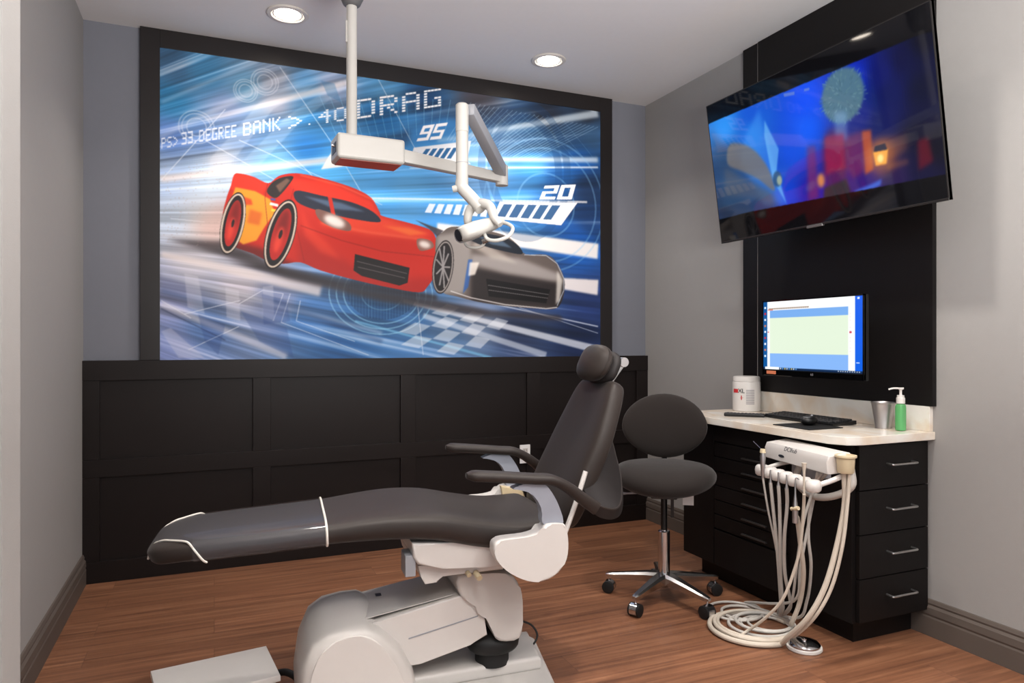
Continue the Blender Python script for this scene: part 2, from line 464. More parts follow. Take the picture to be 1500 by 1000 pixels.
def paint_mural():
    W, H = 2.587, 1.60
    p = Paint(W, H, 880, 544)
    C = []
    def c(pt, rgb): C.append((pt, rgb))
    c((0.049,1.519),(58,96,132)); c((0.049,1.326),(40,120,170)); c((0.21,1.49),(60,126,172)); c((0.411,1.447),(90,140,175)); c((0.55,1.503),(120,130,150))
    c((0.729,1.491),(80,140,190)); c((0.858,1.517),(140,155,185)); c((1.147,1.55),(80,140,185)); c((1.39,1.503),(24,66,110)); c((1.733,1.549),(66,62,70))
    c((2.193,1.523),(36,44,60)); c((2.514,1.452),(60,100,145)); c((2.489,1.551),(36,44,58)); c((0.049,1.15),(88,124,190)); c((0.377,1.187),(110,145,195)); c((0.21,1.15),(98,134,192)); c((0.55,1.262),(80,130,185))
    c((0.31,1.324),(120,140,180)); c((0.55,1.373),(150,155,175)); c((0.729,1.302),(40,120,180)); c((0.729,1.17),(30,118,195)); c((1.147,1.392),(20,96,156))
    c((1.39,1.322),(60,140,205)); c((0.049,0.932),(170,192,225)); c((0.276,1.031),(215,220,232)); c((0.21,0.953),(190,212,235)); c((0.55,1.058),(120,185,232)); c((0.84,1.03),(80,170,232))
    c((1.308,0.973),(90,170,232)); c((1.733,1.341),(100,150,198)); c((2.098,1.361),(40,90,140)); c((2.438,1.288),(20,84,165)); c((2.098,1.219),(60,140,205))
    c((1.733,1.208),(120,180,232)); c((2.29,1.134),(30,88,155)); c((1.733,1.083),(110,165,220)); c((0.049,0.728),(190,203,222)); c((0.21,0.703),(205,195,195))
    c((0.145,0.521),(200,196,206)); c((0.377,0.386),(196,190,202)); c((0.049,0.306),(140,148,190)); c((0.21,0.167),(82,115,168)); c((0.55,0.317),(130,142,180))
    c((0.729,0.208),(60,112,175)); c((0.915,0.095),(36,90,150)); c((1.147,0.292),(40,100,160)); c((1.308,0.175),(60,112,170)); c((1.516,0.176),(84,124,172))
    c((1.733,0.261),(120,140,175)); c((2.004,0.159),(46,62,100)); c((2.438,0.095),(28,44,84)); c((2.514,0.362),(40,62,120)); c((2.438,0.714),(30,104,205))
    c((1.516,0.828),(70,160,238)); c((1.147,0.881),(80,170,240)); c((1.958,0.943),(70,145,215)); c((2.499,0.895),(28,60,110)); c((2.489,1.072),(30,54,92)); c((0.049,0.06),(120,135,185))
    p.field(C, 3.2)
    # streaks fanning from a point far to the left
    vx, vy = (-1.417,0.652)
    X, Y = np.meshgrid(p.xs, p.ys)
    ang = np.arctan2(Y-vy, X-vx); rad = np.hypot(X-vx, Y-vy)
    def noise2(f1, f2, seed):
        g = np.random.RandomState(seed).rand(420, 24)
        a = np.clip((ang+.6)*f1, 0, 418.99); b = np.clip((rad-.5)*f2, 0, 22.99)
        i = a.astype(int); j = b.astype(int); fa = a-i; fb = b-j; fa = fa*fa*(3-2*fa)
        return (g[i, j]*(1-fa)+g[i+1, j]*fa)*(1-fb)+(g[i, j+1]*(1-fa)+g[i+1, j+1]*fa)*fb
    n = noise2(40, 1.0, 1)*.45+noise2(110, 1.6, 2)*.35+noise2(300, 2.4, 3)*.2
    n = (n-.5)*2
    p.im *= (.94+n[..., None]*.5)
    hi = np.clip(n-.30, 0, 1)*1.15
    p.im[:] = p.im*(1-hi[..., None])+np.array((.98,.95,.93))*hi[..., None]
    p.im[:] = np.clip(p.im, 0, 1)
    # broad light bands
    def band(a, b, w0, w1, rgb, al, blur=.008):
        a = Vector(a); b = Vector(b); d = (b-a).normalized(); nn = Vector((-d.y, d.x))
        p.fill([a+nn*w0/2, b+nn*w1/2, b-nn*w1/2, a-nn*w0/2], rgb, al, blur)
    band((0.002,0.927), (1.267,1.201), .035, .03, (255,236,226), .7)
    band((0.21,1.254), (0.991,1.574), .012, .035, (245,230,224), .7)
    band((0.002,1.144), (0.621,1.551), .02, .04, (235,232,240), .35)
    band((0.005,1.32), (0.48,1.611), .012, .014, (215,225,245), .5)
    band((1.474,1.291), (2.57,1.588), .02, .05, (222,236,246), .75)
    band((1.147,1.145), (2.57,1.284), .015, .035, (238,246,252), .75)
    band((1.308,1.109), (2.57,1.235), .006, .012, (240,246,252), .8, .003)
    band((1.069,0.914), (2.489,1.001), .008, .012, (250,244,240), .8, .003)
    band((1.474,0.764), (2.57,0.685), .07, .10, (255,246,238), .92, .006)
    band((2.098,0.481), (2.57,0.448), .05, .10, (250,240,236), .9, .005)
    band((0.005,0.543), (0.803,0.38), .03, .07, (240,226,222), .7)
    band((0.005,0.637), (0.31,0.637), .01, .02, (250,240,236), .5)
    band((0.005,0.287), (0.621,0.013), .03, .04, (215,212,222), .6)
    band((0.005,0.445), (1.147,0.142), .02, .02, (220,222,235), .45)
    band((1.267,0.334), (2.57,0.041), .02, .05, (232,236,245), .75, .004)
    band((1.39,0.248), (2.193,0.008), .03, .04, (220,228,240), .6, .004)
    band((0.991,0.211), (1.822,-0.005), .012, .016, (120,190,230), .7, .003)
    band((1.733,0.344), (2.57,0.193), .006, .008, (225,230,240), .8, .002)
    band((2.004,0.308), (2.57,0.149), .003, .004, (225,230,240), .8, .001)
    band((0.005,0.357), (0.915,0.076), .02, .01, (60,84,130), .4)
    band((0.005,0.263), (0.31,0.102), .006, .006, (40,50,80), .6, .002)
    band((0.55,0.317), (1.147,0.095), .02, .03, (40,70,120), .45)
    # dark swoosh at the upper right and its hatch lines
    p.fill([(1.147,1.215),(1.308,1.353),(1.516,1.479),(1.822,1.552),(2.098,1.541),(1.733,1.382),(1.474,1.291)], (14,40,74), .55, .02)
    p.fill([(1.308,1.333),(1.516,1.43),(1.733,1.432),(1.689,1.344),(1.474,1.287),(1.308,1.233)], (60,150,225), .6, .015)
    p.fill([(1.733,1.358),(2.57,1.516),(2.57,1.32),(2.193,1.298),(1.822,1.242)], (50,80,112), .55, .02)
    for i in range(15):
        t = i/14
        a = Vector((0.795,1.462)).lerp(Vector((1.559,1.542)), t); b = Vector((0.915,1.19)).lerp(Vector((1.525,1.35)), t)
        p.line([a, b], .0028, (130,190,225), .6)
    for i in range(30):
        t = i/29
        a = Vector((1.689,1.543)).lerp(Vector((2.57,1.499)), t); b = Vector((1.537,1.298)).lerp(Vector((2.075,1.226)), t)
        p.line([a, b], .0035, (200,225,245), .42)
    for i in range(7):
        t = i/6
        p.line([Vector((1.733,1.507)).lerp(Vector((2.29,1.535)), t), Vector((2.098,1.254)).lerp(Vector((2.539,1.29)), t)], .003, (150,190,220), .3)
    # translucent geometric overlays
    p.fill([(0.237,1.056),(0.48,1.383),(0.621,1.483),(0.803,1.539),(0.55,1.355),(0.31,0.999),(0.21,0.846)], (225,230,240), .22, .003)
    p.fill([(0.31,0.955),(0.621,1.327),(0.915,1.563),(0.934,1.52),(0.693,1.305),(0.377,0.914)], (225,230,240), .18, .003)
    p.fill([(0.803,1.547),(0.877,1.542),(0.915,1.44),(0.84,1.468)], (60,120,170), .4, .002)
    for cu, cv, r0 in ((288,186,.085),(392,122,.07),(360,133,.06)):
        cc = (0.171,1.213) if r0 == .085 else ((0.508,1.497) if r0 == .07 else (0.411,1.436))
        for k in (1, .82, .55): p.ring(cc, r0*k, r0*k, .006, (225,230,240), .4)
    for k in (.30, .26, .22, .12):
        p.ring((1.147,0.37), k, k*.78, .008, (150,205,235), .5)
    p.disc((1.147,0.37), .2, .15, (10,46,84), .45)
    for i in range(24):
        t = i/23*2-1; h = .15*math.sqrt(max(0, 1-t*t))
        cx_, cz_ = (1.147,0.37); p.line([(cx_+.2*t, cz_-h), (cx_+.2*t, cz_+h)], .002, (120,180,215), .4)
    for k in (.42, .36, .2): p.ring((2.193,0.96), k, k, .012, (150,200,240), .3)
    for k in (.42, .33): p.ring((2.051,1.163), k*.7, k, .05, (20,60,110), .28)
    for pts in ([(0.585,1.59),(0.877,1.186),(1.069,0.875)], [(0.21,1.15),(0.991,0.753)], [(0.377,1.169),(1.147,0.881)], [(0.568,1.19),(0.915,0.864)], [(0.002,0.917),(0.31,1.324)], [(0.113,0.237),(0.384,0.314)], [(0.132,0.052),(0.377,0.175)], [(0.005,0.305),(0.145,0.216)],
                [(1.069,1.695),(1.39,1.141)], [(0.55,0.206),(0.603,0.356),(0.497,0.371),(0.377,0.295)], [(0.693,0.321),(0.671,0.208),(0.991,0.095)], [(0.639,0.357),(0.592,0.199),(1.069,0.017)], [(1.349,0.376),(1.39,0.015)], [(0.049,0.728),(0.21,0.721)]):
        p.line(pts, .0045, (235,238,245), .55)
    for q in ([(0.005,0.147),(0.087,0.01),(0.21,0.009),(0.049,0.165)], [(0.497,0.39),(0.55,0.399),(0.557,0.206),(0.497,0.235)], [(0.31,0.384),(0.377,0.368),(0.384,0.204),(0.316,0.222)], [(0.113,0.449),(0.178,0.434),(0.21,0.238),(0.129,0.272)]):
        p.fill(q, (225,222,230), .28, .002)
    for q in ([(0.178,0.238),(0.31,0.185),(0.276,0.023),(0.21,0.095)], [(0.384,0.259),(0.621,0.17),(0.657,0.005),(0.48,0.095)], [(0.494,0.353),(0.621,0.319),(0.639,0.207),(0.501,0.187)]):
        p.fill(q, (40,66,130), .3, .002)
    # chequered fade
    for i in range(5):
        for j in range(4):
            if (i+j) % 2 == 0:
                q = [(1.537,0.319),(1.935,0.222),(1.689,-0.004),(1.147,0.095)]
                f = lambda s, t: (Vector(q[0]).lerp(Vector(q[1]), s)).lerp(Vector(q[3]).lerp(Vector(q[2]), s), t)
                p.fill([f(i/5, j/4), f((i+1)/5, j/4), f((i+1)/5, (j+1)/4), f(i/5, (j+1)/4)], (240,244,250), .5, .002)
    # road shadow under the cars
    p.fill([(0.027,0.621),(0.31,0.63),(0.621,0.487),(0.991,0.405),(1.474,0.346),(1.822,0.283),(2.29,0.261),(2.319,0.226),(1.733,0.253),(1.147,0.323),(0.621,0.438),(0.276,0.556)], (52,44,46), .85, .012)
    p.fill([(0.327,0.515),(0.621,0.498),(1.474,0.371),(1.474,0.338),(0.84,0.419),(0.48,0.481)], (40,34,36), .7, .008)
    # warm dust cloud behind the tail
    p.fill([(0.327,0.873),(0.21,0.775),(0.161,0.664),(0.243,0.626),(0.343,0.657)], (225,120,90), .35, .03)
    p.fill([(0.081,0.906),(0.343,0.929),(0.31,0.655),(0.113,0.644)], (215,215,215), .35, .04)
    for _ in range(150):
        a = Vector((0.018,0.796)).lerp(Vector((0.31,0.818)), random.random()); a.y += random.uniform(-.22, .22)
        p.disc(a, .0026, .0026, (165,140,135), .4)
    def smo(L, n=4): return [(v[0], v[1]) for v in cr([(a[0], a[1], 0) for a in L], n, True)]
    # plain red coupe
    body = smo([(0.337,0.921),(0.353,0.981),(0.384,0.991),(0.452,0.979),(0.525,0.952),(0.578,0.994),(0.639,1.015),(0.711,1.018),(0.84,0.999),(0.991,0.962),(1.084,0.916),(1.131,0.841),(1.147,0.818),(1.267,0.795),(1.37,0.774),(1.44,0.75),(1.47,0.695),(1.478,0.59),(1.461,0.492),(1.415,0.418),(1.365,0.384),(1.187,0.407),(0.991,0.444),(0.803,0.49),(0.693,0.531),(0.614,0.52),(0.536,0.524),(0.452,0.565),(0.36,0.596),(0.303,0.637),(0.296,0.752),(0.316,0.855)])
    bm_ = p.full(body)
    p.fill(body, (192,36,22))
    p.fill([(0.337,0.979),(0.384,0.998),(0.522,0.952),(0.494,0.887),(0.36,0.894),(0.33,0.91)], (218,48,26), .9, .004, bm_)
    p.fill([(0.621,0.983),(0.84,0.988),(1.088,0.892),(1.131,0.825),(0.803,0.893),(0.657,0.934)], (224,50,28), .8, .008, bm_)
    p.fill([(0.803,0.787),(1.147,0.811),(1.44,0.734),(1.39,0.699),(1.069,0.7),(0.803,0.741)], (226,66,38), .8, .015, bm_)
    p.fill([(0.678,0.733),(0.803,0.627),(0.991,0.521),(1.227,0.452),(1.474,0.48),(1.474,0.338),(0.678,0.47)], (150,24,20), .55, .02, bm_)
    p.fill([(0.296,0.636),(0.48,0.603),(0.678,0.515),(0.678,0.47),(0.276,0.527)], (90,20,20), .8, .012, bm_)
    p.fill([(0.693,0.847),(0.736,0.737),(0.84,0.644),(0.915,0.556),(0.803,0.589),(0.714,0.679)], (232,70,44), .5, .012, bm_)
    p.fill(smo([(0.657,0.897),(0.682,0.925),(0.803,0.908),(0.972,0.883),(1.092,0.838),(1.135,0.782),(0.991,0.788),(0.821,0.815),(0.693,0.851)]), (34,40,56))
    p.fill([(0.711,0.897),(0.915,0.875),(1.049,0.835),(0.877,0.838)], (120,150,185), .5, .005)
    p.fill([(0.84,0.904),(0.862,0.902),(0.885,0.792),(0.862,0.795)], (196,40,26))
    p.fill(smo([(0.518,0.904),(0.543,0.954),(0.592,0.988),(0.649,1.001),(0.649,0.978),(0.592,0.899),(0.557,0.874)]), (40,34,34))
    p.fill([(0.564,0.941),(0.621,0.987),(0.639,0.977),(0.585,0.906)], (150,110,90), .6, .003)
    p.fill([(0.36,0.916),(0.459,0.903),(0.536,0.865),(0.557,0.792),(0.508,0.715),(0.466,0.639),(0.398,0.613),(0.343,0.654),(0.37,0.757),(0.33,0.819)], (232,160,38), .9, .003, bm_)
    p.fill([(0.384,0.874),(0.439,0.857),(0.446,0.828),(0.404,0.825)], (206,60,26), .85, .004, bm_)
    p.fill([(0.432,0.805),(0.494,0.788),(0.48,0.72),(0.418,0.731)], (206,90,30), .8, .006, bm_)
    for q_, c_ in (([(0.536,0.85),(0.578,0.842),(0.575,0.827),(0.532,0.835)], (235,235,235)), ([(0.543,0.817),(0.585,0.809),(0.582,0.794),(0.539,0.802)], (240,200,60)), ([(0.543,0.78),(0.578,0.771),(0.575,0.752),(0.539,0.761)], (240,170,50)), ([(0.536,0.872),(0.564,0.871),(0.561,0.859),(0.536,0.861)], (60,80,150))):
        p.fill(q_, c_, .9, 0, bm_)
    p.line([(0.522,0.952),(0.508,0.87),(0.522,0.723),(0.501,0.567)], .004, (120,20,16), .6, .001, bm_)
    p.line([(0.657,0.934),(0.635,0.842),(0.678,0.696),(0.714,0.532)], .004, (120,20,16), .5, .001, bm_)
    p.line([(0.693,1.012),(0.915,0.971),(1.092,0.908)], .008, (245,110,80), .6, .004, bm_)
    p.line([(0.803,0.756),(1.069,0.719),(1.432,0.693)], .010, (245,120,90), .5, .006, bm_)
    p.fill([(1.147,0.763),(1.308,0.758),(1.415,0.732),(1.308,0.714)], (236,120,50), .6, .006, bm_)
    p.fill(smo([(0.777,0.83),(0.877,0.807),(0.957,0.767),(0.964,0.721),(0.877,0.731),(0.795,0.771)]), (120,84,76))
    p.disc((0.877,0.769), .06, .03, (240,232,226), .95, -.35, .01)
    p.fill(smo([(1.353,0.696),(1.432,0.693),(1.453,0.653),(1.37,0.629)]), (130,90,80))
    p.disc((1.399,0.667), .035, .02, (240,232,226), .9, -.2, .008)
    p.fill([(0.991,0.591),(1.308,0.526),(1.296,0.438),(1.247,0.42),(1.03,0.468),(0.983,0.497)], (22,18,20), 1, 0, bm_)
    for t in (.3, .6): p.line([Vector((0.995,0.583)).lerp(Vector((1.014,0.475)), t), Vector((1.304,0.518)).lerp(Vector((1.267,0.429)), t)], .004, (120,110,112), .8)
    p.line([(0.693,0.734),(0.915,0.664),(1.147,0.614),(1.457,0.597)], .004, (120,16,14), .7, .002)
    for (a, b, rr) in (((0.347,0.723), (.050,.158), -.2), ((0.589,0.679), (.064,.185), -.27)):
        p.disc(a, b[0]*1.14, b[1]*1.08, (24,20,22), 1, rr)
        p.ring(a, b[0], b[1], .010, (214,196,178), .95, rr)
        p.disc(a, b[0]*.66, b[1]*.8, (180,34,28), 1, rr)
        p.disc((a[0]+.012, a[1]+.05), b[0]*.45, b[1]*.5, (90,16,16), .7, rr, .012)
        p.disc((a[0]-.01, a[1]-.03), b[0]*.3, b[1]*.4, (232,70,50), .8, rr, .008)
        p.disc(a, b[0]*.14, b[1]*.14, (40,20,20), 1, rr)
    # plain graphite coupe
    body = smo([(1.465,0.695),(1.508,0.746),(1.567,0.782),(1.689,0.782),(1.804,0.772),(1.922,0.746),(2.004,0.691),(2.051,0.642),(2.193,0.645),(2.266,0.6),(2.319,0.506),(2.324,0.423),(2.3,0.344),(2.256,0.304),(2.145,0.302),(1.912,0.314),(1.733,0.336),(1.593,0.366),(1.508,0.388),(1.478,0.46)])
    bm_ = p.full(body)
    p.fill(body, (96,86,82))
    p.fill([(1.474,0.724),(1.689,0.765),(1.689,0.55),(1.645,0.383),(1.474,0.379)], (170,164,160), .75, .012, bm_)
    p.fill([(1.689,0.542),(2.319,0.467),(2.319,0.305),(1.689,0.335)], (36,31,32), .9, .012, bm_)
    p.fill([(1.689,0.624),(2.004,0.614),(2.3,0.523),(2.266,0.478),(1.912,0.517),(1.689,0.567)], (176,170,168), .75, .012, bm_)
    p.fill([(1.733,0.718),(1.867,0.65),(2.004,0.58),(1.822,0.606),(1.689,0.674)], (210,200,190), .6, .010, bm_)
    p.fill([(1.671,0.591),(1.698,0.592),(1.671,0.425),(1.636,0.383)], (40,90,170), .8, .003, bm_)
    p.fill([(1.68,0.574),(1.742,0.577),(1.715,0.501),(1.671,0.491)], (240,232,222), .85, .004, bm_)
    p.fill([(2.271,0.548),(2.31,0.488),(2.29,0.357),(2.261,0.33)], (220,214,206), .8, .006, bm_)
    p.fill(smo([(1.645,0.738),(1.75,0.756),(1.894,0.74),(1.991,0.699),(2.028,0.641),(1.89,0.655),(1.733,0.689)]), (28,34,44))
    p.fill([(1.733,0.735),(1.89,0.718),(1.958,0.676),(1.822,0.69)], (120,150,180), .5, .004)
    p.fill([(1.786,0.479),(2.222,0.425),(2.193,0.337),(1.804,0.371)], (14,12,14), 1, 0, bm_)
    for t in (.35, .65): p.line([Vector((1.791,0.475)).lerp(Vector((1.808,0.375)), t), Vector((2.217,0.42)).lerp(Vector((2.198,0.342)), t)], .004, (140,136,136), .8)
    p.line([(1.559,0.397),(1.689,0.36),(1.912,0.323),(2.193,0.303),(2.271,0.313)], .006, (220,216,214), .9, .001)
    p.line([(2.042,0.637),(2.193,0.64),(2.271,0.592),(2.319,0.498),(2.319,0.423),(2.271,0.322)], .005, (200,214,232), .8, .001)
    p.fill([(1.341,0.808),(1.516,0.755),(1.474,0.719),(1.424,0.765)], (60,54,60), .9, .002)
    a, b, rr = (1.512,0.539), (.056,.15), -.14
    p.disc(a, b[0]*1.15, b[1]*1.08, (30,26,28), 1, rr)
    p.ring(a, b[0], b[1], .009, (150,142,138), .95, rr)
    for k in range(9):
        t = k*2*PI/9; e = (a[0]+b[0]*.8*math.cos(t), a[1]+b[1]*.85*math.sin(t)); p.line([a, e], .010, (150,146,146), .9)
    # lettering
    def quad(bl, br_, tr, tl): return (bl, br_, tr, tl)
    wht = (246,244,246)
    dots(p, 'PS>', [(0.005,1.082),(0.087,1.108),(0.087,1.161),(0.005,1.138)], (225,230,242), 1, 1.06, .92)
    dots(p, '33', [(0.1,1.113),(0.158,1.13),(0.158,1.194),(0.1,1.177)], (225,230,242), 1, 1.06, .92)
    dots(p, '.DEGREE', [(0.152,1.129),(0.37,1.186),(0.37,1.252),(0.152,1.19)], (225,230,242), 1, 1.06, .92)
    dots(p, 'BANK', [(0.398,1.193),(0.596,1.249),(0.596,1.323),(0.398,1.262)], wht, 1, 1.04, .85)
    dots(p, '>', [(0.628,1.257),(0.718,1.282),(0.718,1.35),(0.628,1.327)], wht)
    dots(p, '.', [(0.714,1.286),(0.78,1.301),(0.78,1.373),(0.714,1.353)], wht)
    dots(p, '40', [(0.788,1.302),(0.96,1.346),(0.96,1.427),(0.788,1.378)], wht)
    dots(p, 'DRAG', [(0.999,1.354),(1.525,1.501),(1.525,1.611),(0.999,1.467)], wht)
    block(p, '95', [(1.349,1.269),(1.508,1.303),(1.55,1.406),(1.39,1.366)], wht)
    block(p, '20', [(2.145,0.991),(2.388,1.01),(2.418,1.11),(2.184,1.081)], wht)
    # plain white slanted bars and plates
    p.fill([(0.803,1.053),(1.207,1.143),(1.227,1.236),(0.862,1.158)], (248,238,232), .9, .002)
    p.fill([(1.333,1.231),(1.689,1.311),(1.663,1.184),(1.689,1.17),(1.61,1.163),(1.308,1.149)], (244,240,240), .9, .001)
    for i in range(5):
        s0 = i/5; q = [(1.365,1.171),(1.576,1.192),(1.619,1.262),(1.407,1.231)]; p.fill([bil(q, s0, 0), bil(q, s0+.13, 0), bil(q, s0+.13, 1), bil(q, s0, 1)], (34,96,150))
    for i in range(7):
        q = [(1.399,0.856),(1.804,0.856),(1.822,0.941),(1.432,0.919)]; s0 = i/7; p.fill([bil(q, s0, .0), bil(q, s0+.1, .0), bil(q, s0+.1, .85), bil(q, s0, .85)], (240,240,244), .85)
    p.fill([(1.831,0.849),(2.3,0.838),(2.418,0.991),(1.876,0.957)], (244,242,244), .95)
    for i in range(5):
        q = [(1.858,0.864),(2.251,0.869),(2.319,0.966),(1.903,0.943)]; s0 = i/5; p.fill([bil(q, s0, .0), bil(q, s0+.14, .0), bil(q, s0+.14, 1), bil(q, s0, 1)], (58,96,140))
    m4 = Matrix.Translation((IX0, YB-.030, 1.105)) @ Matrix(((1,0,0,0),(0,0,-1,0),(0,1,0,0),(0,0,0,1)))
    o = p.mesh('mural_print', art_mat('satin_mural_print', .5, 0), m4, mural)
    o['label'] = 'blue streaked print with a red race car and a graphite race car'
paint_mural()

# outlet on the wainscot
out = empty('power_outlet', (1.788, YB-.034, .47), 0, 'white power outlet on the dark wainscot behind the dental chair', 'power outlet')
MB().box((1.753, YB-.039, .44), (1.823, YB-.0305, .555), .002).build('cover_plate', M['whitepaper'], out)
for z in (.474, .521):
    f = MB().box((1.771, YB-.041, z-.013), (1.805, YB-.038, z+.013), .004).build('socket', M['white'], out)
    for dx in (-.007, .007): MB().box((1.788+dx-.0012, YB-.0415, z-.004), (1.788+dx+.0012, YB-.0405, z+.006)).build('slot', M['black'], f)

# ================================================================ RIGHT WALL PANEL
pan = empty('wall_panel', (XR, 2.45, .937), 0, 'tall espresso board on the right wall behind the television and monitor', 'wall panel')
MB().box((2.675, 1.956, .937), (XR-.0005, 2.949, ZC-.001), .001).build('board', M['espresso2'], pan)
MB().box((2.680, 2.957, .937), (XR-.0005, 3.068, ZC-.001), .001).build('side_strip', M['espresso2'], pan)
MB().box((2.678, 2.9495, .95), (XR-.0005, 2.9535, ZC-.001)).build('groove_highlight', M['white2'], pan, label='thin pale sliver between board and strip, coloured as a highlight')  # pale sliver put in as the highlight along the dark groove

# ================================================================ TELEVISION
tvl = math.hypot(.10, .706)
tv = empty('television', (2.45, 2.345, 1.712), 0, 'large wide flat television tilted forward, showing a blue night scene', 'television')
up = Vector((-.10/tvl, 0, .706/tvl)); right = Vector((0,-1,0)); nrm = Vector((-.706/tvl, 0, -.10/tvl))
TVM = Matrix(((right.x, up.x, nrm.x, 2.45),(right.y, up.y, nrm.y, 2.965),(right.z, up.z, nrm.z, 1.712),(0,0,0,1)))
TW, TH_ = 1.24, .713
MB().box((0,0,-.018), (TW,TH_,-.001), .002, 2, TVM).box((.12,.06,-.055), (TW-.12,TH_-.12,-.015), .012, 2, TVM).build('casing', M['black'], tv)
MB().box((.004,.004,-.004), (TW-.004,TH_-.004,.0), 0, 2, TVM).build('glass_panel', M['gloss'], tv)
b = MB()
b.box((0,0,-.019), (TW,.009,.0025), .001, 1, TVM); b.box((0,TH_-.004,-.018), (TW,TH_,.002), 0, 1, TVM); b.box((0,0,-.018), (.004,TH_,.002), 0, 1, TVM); b.box((TW-.004,0,-.018), (TW,TH_,.002), 0, 1, TVM)
b.build('bezel', mat('dark_bezel', (52,50,50), .3, metal=.6), tv)
MB().box((TW/2-.045,-.006,-.01), (TW/2+.045,.006,.0045), .002, 1, TVM).build('logo_plate', mat('logo_plate_grey', (110,108,108), .3, metal=.5), tv)
MB().box((2.53,2.25,1.95), (2.677,2.44,2.2), .004).box((2.44,2.28,2.0), (2.56,2.41,2.12), .003).build('wall_mount', M['black'], tv)

def paint_tv():
    p = Paint(TW, TH_, 430, 248)
    # the picture stops short of the glass at top and bottom (black bands)
    C = []
    def c(pt, rgb): C.append((pt, rgb))
    c((0.109,0.563),(44,140,235)); c((0.292,0.48),(30,110,215)); c((0.31,0.589),(20,80,200)); c((0.64,0.535),(16,74,235)); c((0.89,0.54),(8,40,190)); c((1.104,0.544),(5,10,56)); c((1.192,0.586),(3,6,26)); c((1.014,0.524),(6,18,96))
    c((0.536,0.354),(14,70,210)); c((0.624,0.421),(20,86,235)); c((1.034,0.439),(6,18,80)); c((1.174,0.419),(5,10,40)); c((1.13,0.257),(10,12,38)); c((0.994,0.346),(16,24,84)); c((1.204,0.188),(8,8,24))
    c((0.905,0.399),(20,30,120)); c((0.465,0.152),(10,60,200)); c((0.4,0.292),(16,70,190)); c((0.626,0.152),(30,24,150)); c((0.905,0.125),(40,20,110)); c((1.029,0.126),(40,26,70))
    c((0.081,0.398),(30,50,84)); c((0.098,0.186),(34,44,64)); c((0.328,0.112),(26,46,90)); c((0.766,0.095),(50,22,110)); c((1.144,0.127),(14,14,50)); c((0.185,0.102),(30,40,60)); c((0.85,0.22),(60,30,120))
    p.field(C, 3.0)
    p.fill([(0.256,0.49),(0.365,0.589),(0.389,0.454),(0.437,0.252),(0.469,0.12),(0.333,0.144),(0.203,0.37)], (70,150,235), .45, .012)
    p.fill([(0.391,0.53),(0.46,0.379),(0.433,0.285),(0.473,0.119),(0.403,0.253),(0.38,0.457)], (120,190,240), .6, .004)
    p.fill([(0.008,0.591),(0.107,0.488),(0.303,0.248),(0.457,0.097),(0.227,0.062),(0.037,0.197)], (40,70,110), .5, .02)
    p.fill(cr([(*a, 0) for a in [(0.136,0.478),(0.219,0.466),(0.305,0.412),(0.37,0.331),(0.403,0.253),(0.403,0.196),(0.307,0.274),(0.198,0.337),(0.111,0.391)]], 4, True), (112,104,100), .85, .006)
    p.fill([(0.088,0.379),(0.215,0.293),(0.386,0.199),(0.402,0.132),(0.247,0.193),(0.066,0.244)], (84,84,92), .6, .015)
    p.disc((0.432,0.247), .028, .036, (40,70,110), .9, 0, .004); p.disc((0.444,0.238), .016, .022, (170,180,150), .8, 0, .004)
    # curtains, doorway glow and a lit lantern
    p.fill([(0.622,0.348),(0.671,0.344),(0.659,0.115),(0.597,0.109)], (150,40,70), .5, .010)
    p.fill([(0.74,0.39),(0.819,0.379),(0.847,0.304),(0.81,0.167),(0.727,0.12),(0.693,0.198),(0.702,0.327)], (96,24,60), .6, .014)
    p.fill([(0.825,0.338),(0.905,0.339),(0.905,0.18),(0.843,0.16),(0.818,0.227)], (110,30,80), .7, .010)
    p.fill([(0.905,0.339),(0.949,0.332),(0.943,0.177),(0.903,0.164)], (186,80,40), .85, .006)
    p.fill([(0.944,0.29),(1.103,0.274),(1.097,0.214),(1.007,0.194),(0.933,0.201)], (150,90,60), .5, .015)
    p.fill([(1.006,0.184),(1.094,0.184),(1.097,0.163),(1.003,0.158)], (130,80,60), .5, .008)
    p.disc((0.982,0.216), .06, .07, (240,140,50), .45, 0, .02)
    p.fill([(0.948,0.246),(1.015,0.24),(1.003,0.185),(0.954,0.188)], (250,170,70), .95, .003)
    p.disc((0.978,0.212), .014, .016, (255,225,140), 1, 0, .004)
    p.fill([(0.959,0.265),(1.005,0.264),(1.012,0.238),(0.951,0.243)], (40,40,60), .95, .002)
    p.disc((0.68,0.188), .02, .03, (240,150,60), .8, 0, .008)
    # a round grey-green shrub, a crimson drape and a dark sill in the middle of the scene
    p.disc((0.832,0.504), .105, .11, (78,112,126), .95, 0, .006)
    for k in range(150):
        a_ = random.random()*2*PI; r_ = .112*random.random()**.5; c_ = (0.832,0.504); q_ = (c_[0]+r_*math.cos(a_), c_[1]+r_*math.sin(a_))
        p.line([q_, (q_[0]+.014*math.cos(a_), q_[1]+.014*math.sin(a_))], .0035, random.choice([(110,146,156),(60,92,110),(90,126,130)]), .6)
    p.fill([(0.783,0.449),(0.844,0.436),(0.836,0.321),(0.775,0.329)], (120,160,205), .5, .010)
    p.fill([(0.722,0.366),(0.819,0.351),(0.815,0.211),(0.709,0.206)], (150,24,64), .7, .008)
    p.fill([(0.694,0.153),(0.81,0.167),(0.829,0.098),(0.679,0.091)], (46,44,44), .9, .006)
    p.fill([(0.837,0.11),(0.921,0.121),(0.975,0.132),(0.966,0.107),(0.875,0.092)], (60,110,215), .8, .005)
    p.fill([(1.139,0.242),(1.183,0.243),(1.195,0.15),(1.133,0.129)], (110,14,30), .7, .008)
